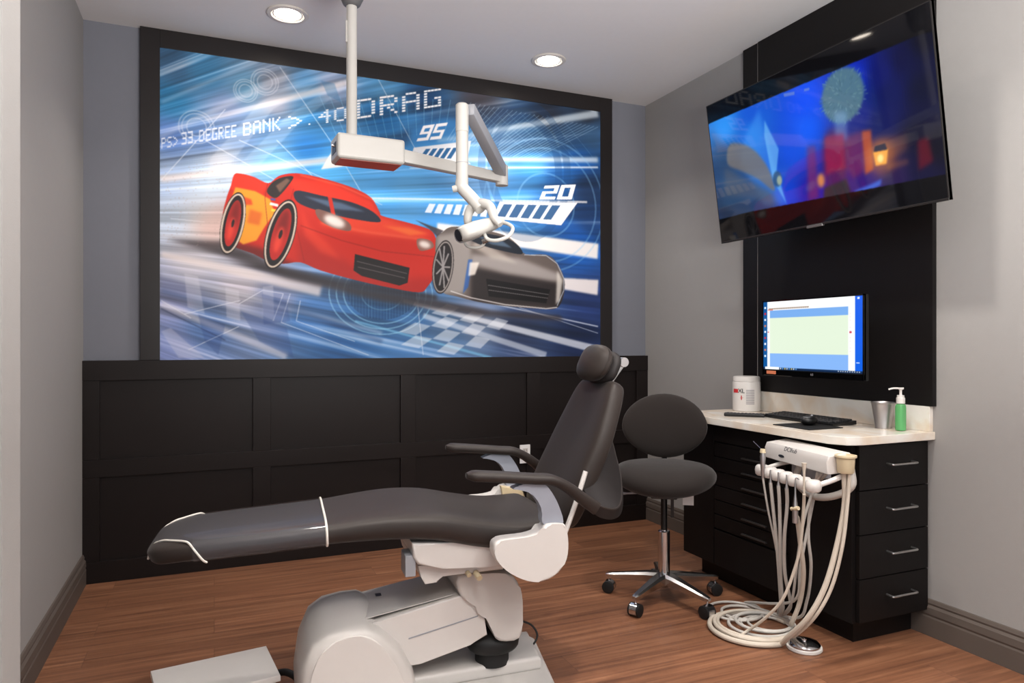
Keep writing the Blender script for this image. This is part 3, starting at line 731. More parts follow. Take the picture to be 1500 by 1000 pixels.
    for q in ([(0.523,0.611),(0.587,0.6),(0.585,0.586),(0.525,0.596)], [(0.641,0.594),(0.67,0.59),(0.669,0.579),(0.639,0.583)]): p.fill(q, (110,130,200), .7, .001)
    # black bands
    p.fill([(-0.102,0.603),(-0.017,0.915),(1.341,0.805),(1.319,0.583),(1.192,0.61),(0.019,0.623)], (3,3,4), 1, .001)
    p.fill([(-0.008,0.126),(0.237,0.128),(1.251,0.093),(1.302,-0.102),(-0.053,-0.077)], (3,3,4), 1, .001)
    m4 = TVM @ Matrix.Translation((0,0,.0012))
    # inset the lit picture by the bezel
    m = art_mat('television_picture', .04, 1.0)
    nt = m.node_tree
    o = p.mesh('screen', m, m4, tv); o['label'] = 'lit blue picture with an orange lantern'
paint_tv()

# ================================================================ MONITOR
mon = empty('computer_monitor', (2.50, 2.378, 1.04), 0, 'computer monitor showing a pale green and blue chart, mounted above the counter', 'monitor')
OM = Matrix(((0,0,-1,2.45),(-1,0,0,2.661),(0,1,0,1.068),(0,0,0,1)))
OW, OH = .565, .321
MB().box((-.006,-.03,-.03), (OW+.006,OH+.006,-.0015), .003, 2, OM).build('casing', M['black'], mon)
b = MB().box((-.006,-.03,-.012), (OW+.006,-.002,.001), .002, 1, OM); b.box((-.006,-.03,-.012), (-.0005,OH+.006,.001), 0, 1, OM); b.box((OW+.0005,-.03,-.012), (OW+.006,OH+.006,.001), 0, 1, OM); b.box((-.006,OH+.0005,-.012), (OW+.006,OH+.006,.001), 0, 1, OM)
b.build('bezel', M['gloss'], mon)
MB().box((2.475,2.30,1.16), (2.677,2.36,1.24), .004).box((2.655,2.27,1.11), (2.677,2.40,1.29), .003).build('wall_arm', M['black'], mon)
MB().box((.022,-.0225,.0009), (.082,-.007,.0016), 0, 1, OM).build('sticker', M['orange'], mon, label='small orange sticker on the lower bezel')
text_mesh('maker_mark', 'LG', .013, M['inkg'], OM @ Matrix.Translation((.30,-.016,.0014)), mon)
def paint_mon():
    p = Paint(OW, OH, 300, 170)
    def rect(x0, y0, x1, y1, c, a=1): p.fill([(x0*OW,y0*OH),(x1*OW,y0*OH),(x1*OW,y1*OH),(x0*OW,y1*OH)], c, a)
    rect(0,0,1,1,(250,250,252)); rect(0,0,.045,1,(10,84,150)); rect(.935,0,1,1,(16,96,225)); rect(.94,.3,1,1,(20,90,232),.5)
    rect(.075,.22,.875,.86,(222,236,212)); rect(.075,.76,.875,.87,(120,170,232)); rect(.075,.02,.875,.235,(132,178,240))
    rect(.06,.885,.5,.905,(190,170,150)); rect(.05,.875,.11,.885,(225,100,80))
    for i in range(22): rect(.062+i*.02,.885,.07+i*.02,.9,(90,90,110),.6)
    rect(.1,.862,.9,.866,(255,190,150),.0)
    for i in range(9): rect(.01,.90-i*.09,.03,.93-i*.09,[(230,240,250),(200,40,60),(235,235,240),(200,120,90)][i % 4])
    for i in range(9): rect(.045,.25+i*.06,.06,.255+i*.06,(200,200,210))
    rect(.05,.545,.065,.56,(200,60,60)); rect(.885,.52,.905,.545,(196,40,60))
    for i in range(12): rect(.885,.28+i*.045,.9,.285+i*.045,(230,190,190))
    rect(0,0,1,.03,(18,44,80)); rect(.02,0,.18,.035,(255,255,255))
    for i in range(8): rect(.19+i*.024,.006,.203+i*.024,.026,[(200,210,220),(90,150,210),(210,190,110)][i % 3])
    for i in range(10): rect(.78+i*.021,.008,.79+i*.021,.024,(200,205,215))
    rect(.955,.96,.975,.985,(235,240,255)); rect(.945,.13,.975,.14,(220,230,255))
    o = p.mesh('screen', art_mat('monitor_picture', .12, 1.0), OM @ Matrix.Translation((0,0,.0003)), mon)
    o['label'] = 'lit pale green and blue chart'
paint_mon()

# ================================================================ CABINET + COUNTER
cab = empty('base_cabinet', (2.49, 2.52, 0), 0, 'espresso base cabinet with drawers on two sides under the cream counter', 'cabinet')
CX, CY0, CY1 = 2.285, 2.005, 3.05
MB().box((CX,CY0,.10), (XR-.001,CY1,.799), .001).build('body', M['espresso2'], cab)
MB().box((2.35,2.055,0), (XR-.02,3.0,.10)).build('toe_kick', M['espresso2'], cab)
for z0, z1 in ((.620,.793),(.447,.616),(.276,.443),(.105,.272)):
    d = MB().box((2.305,1.986,z0), (2.690,2.004,z1), .0015).build('drawer', M['espresso2'], cab)
    zc = (z0+z1)/2+.012
    h = cr([(2.45,1.984,zc),(2.45,1.962,zc-.001),(2.456,1.954,zc-.002),(2.50,1.954,zc-.002),(2.54,1.954,zc-.002),(2.583,1.954,zc-.002),(2.589,1.962,zc-.001),(2.589,1.984,zc)], 4)
    MB().tube(h, .0042, 8).build('handle', M['nickel'], d, label='brushed metal bar handle')
z = .705
for i in range(6):
    d = MB().box((CX-.018,2.33,z-.066), (CX-.0005,2.80,z), .0015).build('drawer', M['espresso2'], cab)
    zh = z-.05
    MB().box((CX-.028,2.44,zh-.003), (CX-.017,2.60,zh+.004), .001).build('handle', mat('dark_bar_handle', (92,90,90), .35, metal=.8) if i == 0 else bpy.data.materials['dark_bar_handle'], d, label='thin dark metal edge handle')
    z -= .0705
MB().box((CX-.018,2.805,.105), (CX-.0005,3.045,.793), .0015).build('door', M['espresso2'], cab)
MB().box((CX-.018,2.33,.712), (CX-.0005,2.80,.793), .0015).build('fixed_front', M['espresso2'], cab)
MB().box((CX-.018,2.33,.105), (CX-.0005,2.80,.278), .0015).build('fixed_front', M['espresso2'], cab)
# countertop with a clipped near corner
ctp = empty('countertop', (2.45, 2.5, .80), 0, 'cream laminate countertop with low backsplash along the right wall', 'countertop')
ol = [(XR-.001,1.962),(2.30,1.962),(2.235,1.985),(2.205,2.045),(2.205,3.06),(XR-.001,3.06)]
MB().prism([(x,y,.80) for x, y in ol], (0,0,.033), .003).build('slab', M['laminate'], ctp)
MB().box((2.676,1.97,.833), (XR-.001,3.055,.936), .002).build('backsplash', M['laminate'], ctp)

# ---- items on the counter
ZT = .833
tub = empty('wipes_tub', (2.60,2.95,ZT), 0, 'round white tub of disinfecting wipes at the far end of the counter', 'wipes tub')
MB().lathe([(.01,0),(.066,0),(.070,.004),(.071,.05),(.071,.15),(.069,.156)], (2.60,2.95,ZT), 40).build('tub_body', M['white'], tub)
MB().lathe([(.066,.156),(.069,.157),(.069,.176),(.066,.182),(.05,.184),(.01,.185)], (2.60,2.95,ZT), 40).build('lid', M['white'], tub)
def on_tub(a0, a1, z0, z1, name, m, r=.0714):
    A = np.linspace(R(a0), R(a1), 8)
    rg = [[Vector((2.60+rr*math.cos(a), 2.95+rr*math.sin(a), z)) for rr, z in ((r,ZT+z0),(r+.0004,ZT+z0),(r+.0004,ZT+z1),(r,ZT+z1))] for a in A]
    return MB().rings(rg).build(name, m, tub)
# the camera sees angles about 195..265 degrees
on_tub(166, 193, .098, .118, 'red_mark', M['red'])
for a0 in (228,): 
    for k in range(9): on_tub(a0-1, a0+34, .040+k*.0088, .0445+k*.0088, 'small_print', M['inkg'])
on_tub(202, 216, .072, .0735, 'warning_mark', M['red']); on_tub(206, 210, .062, .085, 'warning_mark', M['red'])
th = R(207)
def tubtext(txt, deg, z, size, m):
    t = R(deg); n_ = Vector((math.cos(t), math.sin(t), 0)); xr_ = Vector((-math.sin(t), math.cos(t), 0))
    o_ = Vector((2.60,2.95,ZT+z))+n_*.0722
    text_mesh('lettering', txt, size, m, Matrix(((xr_.x,0,n_.x,o_.x),(xr_.y,0,n_.y,o_.y),(0,1,0,o_.z),(0,0,0,1))), tub)
tubtext('X', 202, .108, .032, M['ink']); tubtext('L', 216, .108, .032, M['ink'])

rem = empty('remote_control', (2.386,2.722,ZT), math.atan2(-.122,.125), 'slim black remote control lying on the counter in front of the white tub', 'remote control')
MB().box((-.095,-.02,0), (.095,.02,.017), .006, 3).build('remote_body', M['black'], rem, True)
b = MB()
for i in range(10):
    for j in range(3): b.box((-.082+i*.017,-.013+j*.0095,.0165), (-.072+i*.017,-.007+j*.0095,.0185), .0008, 1)
b.build('buttons', mat('button_grey', (70,70,74), .5), rem, True)

kb = empty('keyboard', (2.525,2.465,ZT+.0003), R(-90), 'black computer keyboard on the counter below the monitor', 'keyboard')
MB().prism([(-.215,-.07,.003),(-.215,.07,.003),(-.215,.07,.020),(-.215,-.07,.010)], (.43,0,0), .003).build('keyboard_base', M['black'], kb, True)
b = MB()
for r_ in range(6):
    y = -.058+r_*.021; x = -.205
    ws = [1]*20
    if r_ == 0: ws = [1.3,1.3,1.3,5.5,1.3,1.3,1.3,1,1,1,2,1]
    for w_ in ws:
        wdt = .0202*w_
        if x+wdt > .212: break
        zz = .0095+(y+.07)*.0714
        b.box((x,y,zz), (x+wdt-.0025,y+.017,zz+.007), .0015, 1); x += wdt
b.build('keycaps', mat('keycap_black', (34,34,36), .45), kb, True)
MB().box((-.2,.045,0), (-.18,.065,.016)).build('foot', M['black'], kb, True); MB().box((.18,.045,0), (.2,.065,.016)).build('foot', M['black'], kb, True)

pad = MB().box((2.262,2.195,ZT+.0003), (2.452,2.400,ZT+.004), .001).build('mouse_pad', M['rubber'], label='thin black mouse pad near the front edge of the counter', cat='mouse pad')
mo = empty('computer_mouse', (2.385,2.315,ZT+.004), R(20), 'black computer mouse resting on the mouse pad', 'mouse')
MB().ell((0,0,.020), (.046,.030,.020), 24, 12, 2.3).build('mouse_shell', M['black'], mo, True)
MB().ell((.026,0,.036), (.010,.004,.007), 12, 8).build('scroll_wheel', M['greyp'], mo, True)
MB().ell((-.010,0,.033), (.028,.021,.008), 20, 10).build('palm_cover', mat('mouse_grey', (62,62,64), .3), mo, True)

cup = MB().lathe([(.002,.002),(.028,.002),(.030,0),(.031,.003),(.0305,.006),(.045,.104),(.0475,.106),(.048,.110),(.046,.1115),(.0435,.108),(.029,.012),(.002,.010)], (2.603,2.125,ZT), 40).build('metal_tumbler', M['steel'], label='brushed metal tumbler standing on the counter beside the green soap', cat='tumbler')
so = empty('soap_bottle', (2.600,2.040,ZT), 0, 'clear pump bottle of green soap at the near end of the counter', 'soap bottle')
sx, sy = 2.600, 2.040
def sup(cx_, cy_, z_, a_, b_, n_=3.2, seg=28):
    out_ = []
    for k in range(seg):
        t = 2*PI*k/seg; c_, s_ = math.cos(t), math.sin(t)
        out_.append(Vector((cx_+a_*math.copysign(abs(c_)**(2/n_), c_), cy_+b_*math.copysign(abs(s_)**(2/n_), s_), z_)))
    return out_
MB().rings([sup(sx,sy,ZT+z_,a_,a_*.95) for z_, a_ in ((.001,.014),(.003,.018),(.02,.0185),(.094,.0185),(.106,.017),(.110,.012),(.114,.0105))]).build('bottle', M['green'], so)
MB().lathe([(.013,.112),(.0165,.113),(.0165,.135),(.014,.137),(.0135,.146),(.006,.147),(.005,.150),(.005,.166),(.009,.172),(.008,.176),(.002,.177)], (sx,sy,ZT), 24).build('pump_collar', M['white'], so)
MB().tube(cr([(sx+.008,sy-.008,ZT+.174),(sx-.004,sy+.004,ZT+.174),(sx-.02,sy+.018,ZT+.174),(sx-.033,sy+.03,ZT+.169)], 4), .0038, 10).build('nozzle', M['white'], so)
MB().cyl((sx,sy,ZT+.012), (sx,sy,ZT+.112), .0022, None, 8).build('dip_tube', M['white2'], so)

# ================================================================ DELIVERY UNIT
A2 = Vector((2.155,2.335,0)); B2 = Vector((2.085,1.94,0))
ax = (B2-A2).normalized()            # along the front, far end -> near end
inn = Vector((-ax.y, ax.x, 0))       # towards the cabinet
if inn.x < 0: inn = -inn
LEN = (B2-A2).length
DU = empty('dental_delivery_unit', (2.2,2.14,.60), 0, 'white dental delivery unit with hanging handpieces on the cabinet side', 'delivery unit')
def dp(a, i, z): return A2+ax*a+inn*i+Vector((0,0,z))
prof = [(0,.752),(.010,.774),(.10,.785),(.104,.781),(.104,.712),(.01,.707),(.004,.711)]
MB().prism([dp(0,i,z) for i, z in prof], ax*LEN, .004, 3).build('housing', M['white'], DU)
fn = -inn
ft = Vector((0,0,1))
def faceM(a, z, i, lean=0):
    o_ = dp(a, i, z); u_ = (Vector((0,0,1))+inn*lean).normalized(); n_ = ax.cross(u_)
    return Matrix(((ax.x,u_.x,n_.x,o_.x),(ax.y,u_.y,n_.y,o_.y),(ax.z,u_.z,n_.z,o_.z),(0,0,0,1)))
text_mesh('lettering', 'DCIhub', .026, M['ink'], faceM(.175,.7635,.0045,.42), DU)
MB().prism([faceM(.12,.732,-.0004) @ Vector((.020*math.cos(t), .006*math.sin(t), 0)) for t in [2*PI*k/20 for k in range(20)]], fn*.0006).build('control_label', M['ink'], DU, label='small dark oval control label')
MB().prism([dp(.10,.06,.66),dp(.10,.06,.715),dp(.10,.128,.715),dp(.10,.128,.66)], ax*.16, .004).build('bracket', M['greyp'], DU)
# handpiece bar and its two arms
BZ = .665
ba = [dp(.055+i*.055, -.045, BZ) for i in range(7)]
for i, q in enumerate(ba):
    MB().lathe([(.004,-.022),(.022,-.021),(.028,-.014),(.030,0),(.028,.014),(.022,.021),(.004,.022)], q, 24).build('holder', M['white'], DU)
MB().tube([dp(.03,-.035,BZ), dp(.40,-.035,BZ)], .015, 12).build('holder_bar', M['white'], DU)
MB().tube(cr([dp(.05,-.03,BZ+.005), dp(.075,.03,BZ+.028), dp(.10,.08,BZ+.042)], 4), .009, 10).build('support_arm', M['white'], DU)
MB().tube(cr([dp(.385,-.03,BZ), dp(.40,.03,BZ+.022), dp(.405,.09,BZ+.046)], 4), .010, 10).build('support_arm', M['white'], DU)
MB().tube(cr([dp(.16,.06,.70), dp(.15,.05,.655), dp(.19,.04,.615), dp(.29,.04,.600), dp(.38,.06,.625), dp(.435,.08,.67), dp(.43,.08,.73)], 6), .0135, 12).build('vacuum_loop_hose', M['hose'], DU, label='thick grey looped hose under the housing')
cupc = dp(.425, .062, .716)
MB().lathe([(.004,0),(.026,.0),(.029,.004),(.032,.056),(.038,.059),(.038,.066),(.033,.067),(.029,.05),(.004,.048)], cupc, 32).build('solids_cup', M['cream'], DU, label='round cream coloured cup at the near end')
def hose(pts, r, m=None, n=7, lab=None, name='hose'):
    return MB().tube(cr(pts, n), r, 10).build(name, m or M['hose'], DU, label=lab)
def hp(k, dz=0): return dp(.11+.0535*k, -.078, BZ+dz)
for k in (0, 1, 2, 3, 5):
    q = hp(k); bt = MB()
    if k == 0:
        bt.tube([q+Vector((0,0,-.02)), q+Vector((0,0,.03)), q+Vector((0,0,.065)), q+Vector((0,0,.085))], [.006,.010,.012,.008], 14)
        o = bt.build('handpiece', M['steel'], DU)
        MB().tube([q+Vector((0,0,.082)), q+Vector((0,.0,.097))], [.012,.010], 14).build('cap', M['cream'], o)
        MB().tube([q+Vector((0,0,.09)), q+Vector((-.005,.05,.122))], .0016, 8).build('syringe_tip', M['chrome'], o)
    elif k == 5:
        bt.tube([q+Vector((0,0,-.03)), q+Vector((0,0,.05)), q+Vector((0,0,.085))], [.0035,.0045,.010], 14)
        o = bt.build('handpiece', M['hose2'], DU)
    else:
        bt.tube([q+Vector((0,0,-.032)), q+Vector((0,0,-.012)), q+Vector((0,0,.022))], [.0065,.0035,.003], 12)
        bt.build('handpiece', M['steel'], DU, label='brushed metal handpiece coupling')
q4 = hp(4)
o = MB().tube([q4+Vector((0,0,.012)), q4+Vector((0,0,-.04)), q4+Vector((0,0,-.085)), q4+Vector((0,0,-.10))], [.0025,.0035,.010,.010], 12).build('air_water_syringe', M['nickel'], DU)
MB().tube(cr([q4+Vector((0,0,.012)), q4+Vector((0,-.004,.020)), q4+Vector((0,-.020,.018))], 4), .0018, 8).build('syringe_tip', M['chrome'], o)
MB().tube([q4+Vector((-.004,.014,-.10)), q4+Vector((-.004,-.020,-.090))], .0075, 12).build('button', M['cream'], o)
MB().tube([q4+Vector((0,0,-.10)), q4+Vector((.0,0,-.15))], [.0115,.0105], 12).build('grip', M['steel'], o)
# the hoses lie in one big clockwise coil on the floor
CCx, CCy = (2.044,2.3,0)[:2]
def loop(r, a0, turn, z0, z1, ox=None, oy=0, n=16, grow=0):
    out_ = []
    if ox is None: ox = (.182-r)*math.cos(R(-5)); oy = (.182-r)*math.sin(R(-5))
    for k in range(n+1):
        t = k/n; a = R(a0-turn*t); rr_ = r*(1+grow*t)
        out_.append((CCx+ox+rr_*math.cos(a), CCy+oy+rr_*math.sin(a), z0+(z1-z0)*t))
    return out_
E_ = lambda v: tuple(v)
hose([E_(hp(0,-.02)), (2.074,2.228,0.52), (2.11,2.223,0.364), (2.155,2.237,0.186)]+loop(.100,20,330,.03,.012), .0042)
hose([E_(hp(1,-.03)), (2.063,2.189,0.543), (2.093,2.198,0.373), (2.132,2.225,0.221), (2.182,2.269,0.087)]+loop(.128,10,320,.03,.012), .0068)
hose([E_(hp(2,-.03)), (2.051,2.14,0.555), (2.076,2.162,0.384), (2.123,2.207,0.228), (2.175,2.25,0.094)]+loop(.156,6,330,.035,.010), .0068)
hose([E_(hp(3,-.03)), (2.048,2.097,0.564), (2.061,2.125,0.423), (2.108,2.17,0.269), (2.174,2.207,0.123)]+loop(.112,0,380,.04,.022), .0068)
hose([E_(q4+Vector((0,0,-.14))), (2.039,2.036,0.526), (2.074,2.054,0.414), (2.114,2.08,0.296), (2.148,2.131,0.167), (2.148,2.174,0.064)]+loop(.158,-20,320,.03,.012), .0092, M['hose2'])
hose([E_(hp(5,-.03)), (2.03,1.997,0.574), (2.041,2.024,0.425), (2.032,2.05,0.315), (2.009,2.082,0.209), (1.992,2.154,0.115), (1.974,2.237,0.035)]+loop(.160,-155,300,.026,.012), .0058, M['hose2'])
hose([E_(dp(.33,.03,.70)), (2.146,2.067,0.615), (2.147,2.088,0.45), (2.173,2.099,0.309), (2.204,2.151,0.152), (2.222,2.23,0.052)]+loop(.085,30,420,.02,.008,.085,.145), .0062)
hose([E_(dp(.345,.04,.70)), (2.177,2.076,0.624), (2.147,2.088,0.477), (2.133,2.116,0.309), (2.153,2.172,0.152)]+loop(.115,25,420,.02,.008,.07,.17), .0058)
hose([E_(dp(.32,.02,.70)), (2.138,2.049,0.64), (2.101,2.064,0.513), (2.108,2.105,0.343), (2.148,2.174,0.152)]+loop(.085,10,400,.03,.010), .0052)
hose([E_(cupc+Vector((0,.006,.002))), (2.146,1.915,0.594), (2.12,1.926,0.443), (2.078,1.943,0.291), (2.036,1.983,0.17), (2.028,2.073,0.065)]+loop(.170,-92,270,.014,.012), .0102, M['hose2'], lab='thick beige suction hose reaching the floor')
hose([E_(cupc+Vector((.004,-.014,.002))), (2.139,1.896,0.599), (2.122,1.903,0.449), (2.094,1.926,0.295), (2.054,1.965,0.179), (2.055,2.062,0.073)]+loop(.152,-80,290,.028,.024), .0066, M['hose2'], lab='slim beige suction hose beside the thick one')

# foot control disc
fc = empty('foot_control', (2.125,2.087,0), 0, 'round chrome foot control with a white rim on the floor below the hoses', 'foot control')
MB().lathe([(.01,0),(.064,0),(.067,.004),(.066,.012),(.06,.014)], (2.125,2.087,0), 40).build('rim', M['white'], fc)
MB().lathe([(.06,.012),(.060,.020),(.052,.028),(.03,.033),(.01,.034),(.009,.040),(.002,.041)], (2.125,2.087,0), 40).build('pedal_disc', M['chrome'], fc)

# ================================================================ STOOL
st = empty('dental_stool', (1.928,2.738,0), math.atan2(-2.755,-1.965), 'black round-backed stool on a chrome five-star base, in front of the cabinet', 'stool')
# local +x faces the camera
def soft(name, fz, rings_, m, parent, **kw):
    return MB().rings(rings_).build(name, m, parent, True, **kw)
rg = []
for i in range(17):
    t = -1+2*i/16
    ph = math.asin(max(-.995, min(.995, t)))
    s_ = math.cos(ph)**.55
    ring = []
    for k in range(40):
        a = 2*PI*k/40
        x = .185*s_*math.cos(a); y = .235*s_*math.sin(a)
        zz = .570+.070*t + .014*(y/.235)**2 - .020*max(0, x/.185)**2 + .012*max(0, -x/.185)
        ring.append(Vector((x+.02, y, zz)))
    rg.append(ring)
MB().rings(rg).build('seat', M['uph2'], st, True)
MB().lathe([(.02,.505),(.15,.507),(.175,.517),(.17,.525),(.02,.525)], (.01,0,0), 40).build('seat_pan', M['greyp'], st, True, label='grey plastic pan under the seat')
MB().box((-.05,-.06,.478), (.06,.06,.508), .006).build('tilt_mechanism', M['black'], st, True)
rg = []
for i in range(13):
    t = -1+2*i/12; ph = math.asin(max(-.99, min(.99, t))); s_ = math.cos(ph)**.6
    ring = []
    for k in range(40):
        a = 2*PI*k/40
        y = .203*s_*math.cos(a); zz = .158*s_*math.sin(a)
        if zz < 0: y *= 1-.10*abs(zz/.155)**1.5
        curve = .05*(y/.19)**2
        ring.append(Vector((-.205+.033*t+curve, y, .785+zz)))
    rg.append(ring)
MB().rings(rg).build('backrest', M['uph2'], st, True)
MB().tube(cr([(-.05,0,.49),(-.16,0,.485),(-.235,0,.52),(-.262,0,.60),(-.262,0,.78)], 5), .014, 10).build('back_support', M['black'], st, True)
MB().cyl((0,0,.31), (0,0,.48), .0145, None, 20).build('gas_lift', M['black'], st, True)
MB().lathe([(.027,.115),(.027,.318),(.024,.322),(.015,.323),(.015,.326)], (0,0,0), 28).build('lift_sleeve', M['chrome'], st, True)
MB().box((.015,.03,.39), (.03,.045,.49), .002).build('adjustment_bar', M['black'], st, True)
MB().tube([(.02,-.09,.497), (.03,-.17,.492), (.035,-.215,.490), (.035,-.245,.492)], [.005,.005,.010,.007], 10).build('lever', M['greyp'], st, True)
MB().box((-.04,.085,.435), (-.038,.135,.515)).build('tag', M['whitepaper'], st, True, label='small white paper tag hanging under the seat')
MB().lathe([(.018,.06),(.026,.066),(.036,.095),(.040,.115),(.038,.125),(.026,.128)], (0,0,0), 28).build('hub', M['alu'], st, True)
baseang = math.degrees(st.rotation_euler.z)
for k in range(5):
    a = R(135+72*k-baseang)
    d = Vector((math.cos(a), math.sin(a), 0)); n_ = Vector((-d.y, d.x, 0))
    rr = []
    for s_, wd, zt, h_ in ((.02,.032,.128,.05),(.08,.028,.123,.044),(.16,.022,.111,.034),(.24,.017,.098,.024),(.264,.015,.094,.020),(.276,.010,.090,.012)):
        c_ = d*s_
        rr.append([c_+n_*wd*x_+Vector((0,0,zt-h_*z_)) for x_, z_ in ((-1,.25),(-.6,0),(.6,0),(1,.25),(.75,1),(-.75,1))])
    leg = MB().rings(rr).build('base_leg', M['alu'], st, True)
    e_ = d*.262
    cs = MB().cyl(e_+Vector((0,0,.03)), e_+Vector((0,0,.082)), .005, None, 10)
    cs.tube([e_+n_*-.017+Vector((0,0,.031)), e_+n_*.017+Vector((0,0,.031))], .0285, 24)
    o = cs.build('caster', M['chrome'], st, True)
    for sg in (-1, 1):
        MB().tube([e_+n_*sg*.0175+Vector((0,0,.0285)), e_+n_*sg*.025+Vector((0,0,.0285)), e_+n_*sg*.027+Vector((0,0,.0285))], [.0282,.0282,.022], 28).build('wheel', M['rubber'], o, True)

# ================================================================ DENTAL CHAIR (local frame: x towards the head, y away from the camera)
ch = empty('dental_chair', (.55,2.40,0), R(-5), 'reclined charcoal dental chair on a white and grey powered base', 'dental chair')
def secY(c, hw, ht, tang, n=3.0, seg=36, concave=0):
    """superellipse section across local y; tang = direction of travel in xz"""
    t = Vector((tang[0], 0, tang[1])).normalized(); up_ = Vector((-t.z, 0, t.x))
    if up_.z < 0: up_ = -up_
    out_ = []
    for k in range(seg):
        a = 2*PI*k/seg; c_, s_ = math.cos(a), math.sin(a)
        y = hw*math.copysign(abs(c_)**(2/n), c_); h = ht*math.copysign(abs(s_)**(2/n), s_)
        if s_ > 0: h -= concave*(1-(y/hw)**2)
        out_.append(Vector((c[0], y, c[1]))+up_*h)
    return out_
def loft(secs, n=3.0, sub=4, concave=0):
    """secs: (x, z, halfwidth, halfthick)"""
    P = cr([(a, b, 0) for a, b, c_, d_ in secs], sub); Q = cr([(c_, d_, 0) for a, b, c_, d_ in secs], sub)
    rings = []
    for i in range(len(P)):
        t = P[min(i+1, len(P)-1)]-P[max(i-1, 0)]
        rings.append(secY((P[i].x, P[i].y), max(Q[i].x, .004), max(Q[i].y, .003), (t.x, t.y), n, 36, concave))
    return rings
SEAT = [(-.725,.556,.08,.010),(-.718,.560,.13,.022),(-.69,.570,.172,.032),(-.62,.580,.195,.034),(-.50,.587,.205,.035),(-.36,.594,.212,.035),(-.21,.602,.218,.036),(-.08,.610,.232,.042),(.03,.612,.246,.046),(.14,.602,.250,.050),(.26,.575,.250,.052),(.37,.556,.248,.052),(.46,.556,.240,.050),(.53,.566,.22,.045),(.555,.572,.19,.03)]
MB().rings(loft(SEAT, 4.4)).build('seat_cushion', M['uph'], ch, True, smooth=60)
# clear foot cover following the leg rest
CV = [(a, b, c_+.004, d_+.004) for a, b, c_, d_ in SEAT if a <= -.2]
rc = loft(CV, 4.4)
bc = MB(); n_r = len(rc[0]); keep = []
v_ = [p_ for r_ in rc for p_ in r_]; f_ = []
for i in range(len(rc)-1):
    for j in range(n_r):
        k = (j+1) % n_r
        qx = rc[i][j].x; yy = abs(rc[i][j].y); 
        if qx < -.60 and yy > .085+(qx+.725)*.85: continue
        f_.append((i*n_r+j, i*n_r+k, (i+1)*n_r+k, (i+1)*n_r+j))
bc._add(v_, f_)
for vtx in [q for q in bc.bm.verts if not q.link_faces]: bc.bm.verts.remove(vtx)
bc.build('foot_cover', M['clear'], ch, True, smooth=60, label='clear glossy vinyl cover with white piping')
fcov = [o for o in bpy.data.objects if o.name == 'foot_cover'][0]
def on_surf(x, ang, off=.006):
    S_ = sorted(SEAT)
    for i in range(len(S_)-1):
        if S_[i][0] <= x <= S_[i+1][0]:
            t = (x-S_[i][0])/(S_[i+1][0]-S_[i][0]); a_, b_ = S_[i], S_[i+1]
            z_, hw, ht = [a_[j]*(1-t)+b_[j]*t for j in (1,2,3)]
            c_, s_ = math.cos(R(ang)), math.sin(R(ang)); n = 3.4
            return (x, (hw+off)*math.copysign(abs(c_)**(2/n), c_), z_+(ht+off)*math.copysign(abs(s_)**(2/n), s_))
    return (x, 0, .55)
ringp = loft([(-.214,.602,.222,.040),(-.20,.6025,.222,.040)], 4.4, 1)[0]
MB().tube(ringp, .0038, 8, closed=True).build('piping', M['pipe'], fcov, True)
for sg in (-1, 1):
    def ay(x): return (.085+(x+.725)*.85)
    pts = []
    for x in (-.722,-.71,-.70,-.68,-.66,-.64,-.62,-.605):
        S_ = SEAT; 
        y_ = ay(x)
        # height of the top surface at that y
        for i in range(len(S_)-1):
            if S_[i][0] <= x <= S_[i+1][0]:
                t = (x-S_[i][0])/(S_[i+1][0]-S_[i][0]); z_, hw, ht = [S_[i][j]*(1-t)+S_[i+1][j]*t for j in (1,2,3)]
        q_ = max(0, 1-(min(y_, hw*.995)/hw)**4.4)
        pts.append((x, sg*y_, z_+ht*q_**(1/4.4)+.005))
    if sg == -1:
        pts = [(-.728,-.09,.545)]+pts
    x_, y_, z_ = pts[-1]
    pts += [(-.585,sg*.2045,.588),(-.565,sg*.2075,.562),(-.555,sg*.20,.552)]
    MB().tube(cr(pts, 4), .0032, 8).build('piping', M['pipe'], fcov, True)

# backrest: sections in planes perpendicular to the back
BK = [(.555,.560,.165,.034),(.572,.585,.205,.045),(.615,.675,.214,.050),(.662,.770,.212,.050),(.700,.850,.206,.048),(.735,.930,.188,.046),(.765,1.000,.166,.044),(.782,1.036,.145,.038),(.788,1.049,.12,.024)]
P_ = cr([(a+.028, b, 0) for a, b, c_, d_ in BK], 4); Q_ = cr([(c_, d_, 0) for a, b, c_, d_ in BK], 4)
rings_b = []
for i in range(len(P_)):
    t = P_[min(i+1, len(P_)-1)]-P_[max(i-1, 0)]; t = Vector((t.x, 0, t.y)).normalized()
    nb = Vector((-t.z, 0, t.x))    # towards the sitter and up
    ring = []
    for k in range(40):
        a = 2*PI*k/40; c_, s_ = math.cos(a), math.sin(a); n = 3.8
        y = Q_[i].x*math.copysign(abs(c_)**(2/n), c_); h = Q_[i].y*math.copysign(abs(s_)**(2/n), s_)
        if s_ > 0: h -= .016*(1-(y/Q_[i].x)**2)
        ring.append(Vector((P_[i].x, y, P_[i].y))+nb*h)
    rings_b.append(ring)
back = MB().rings(rings_b).build('backrest', M['uph'], ch, True, smooth=60)
for sg in (-1,):
    pts = [r_[24 if False else 15] if sg > 0 else r_[16] for r_ in rings_b]
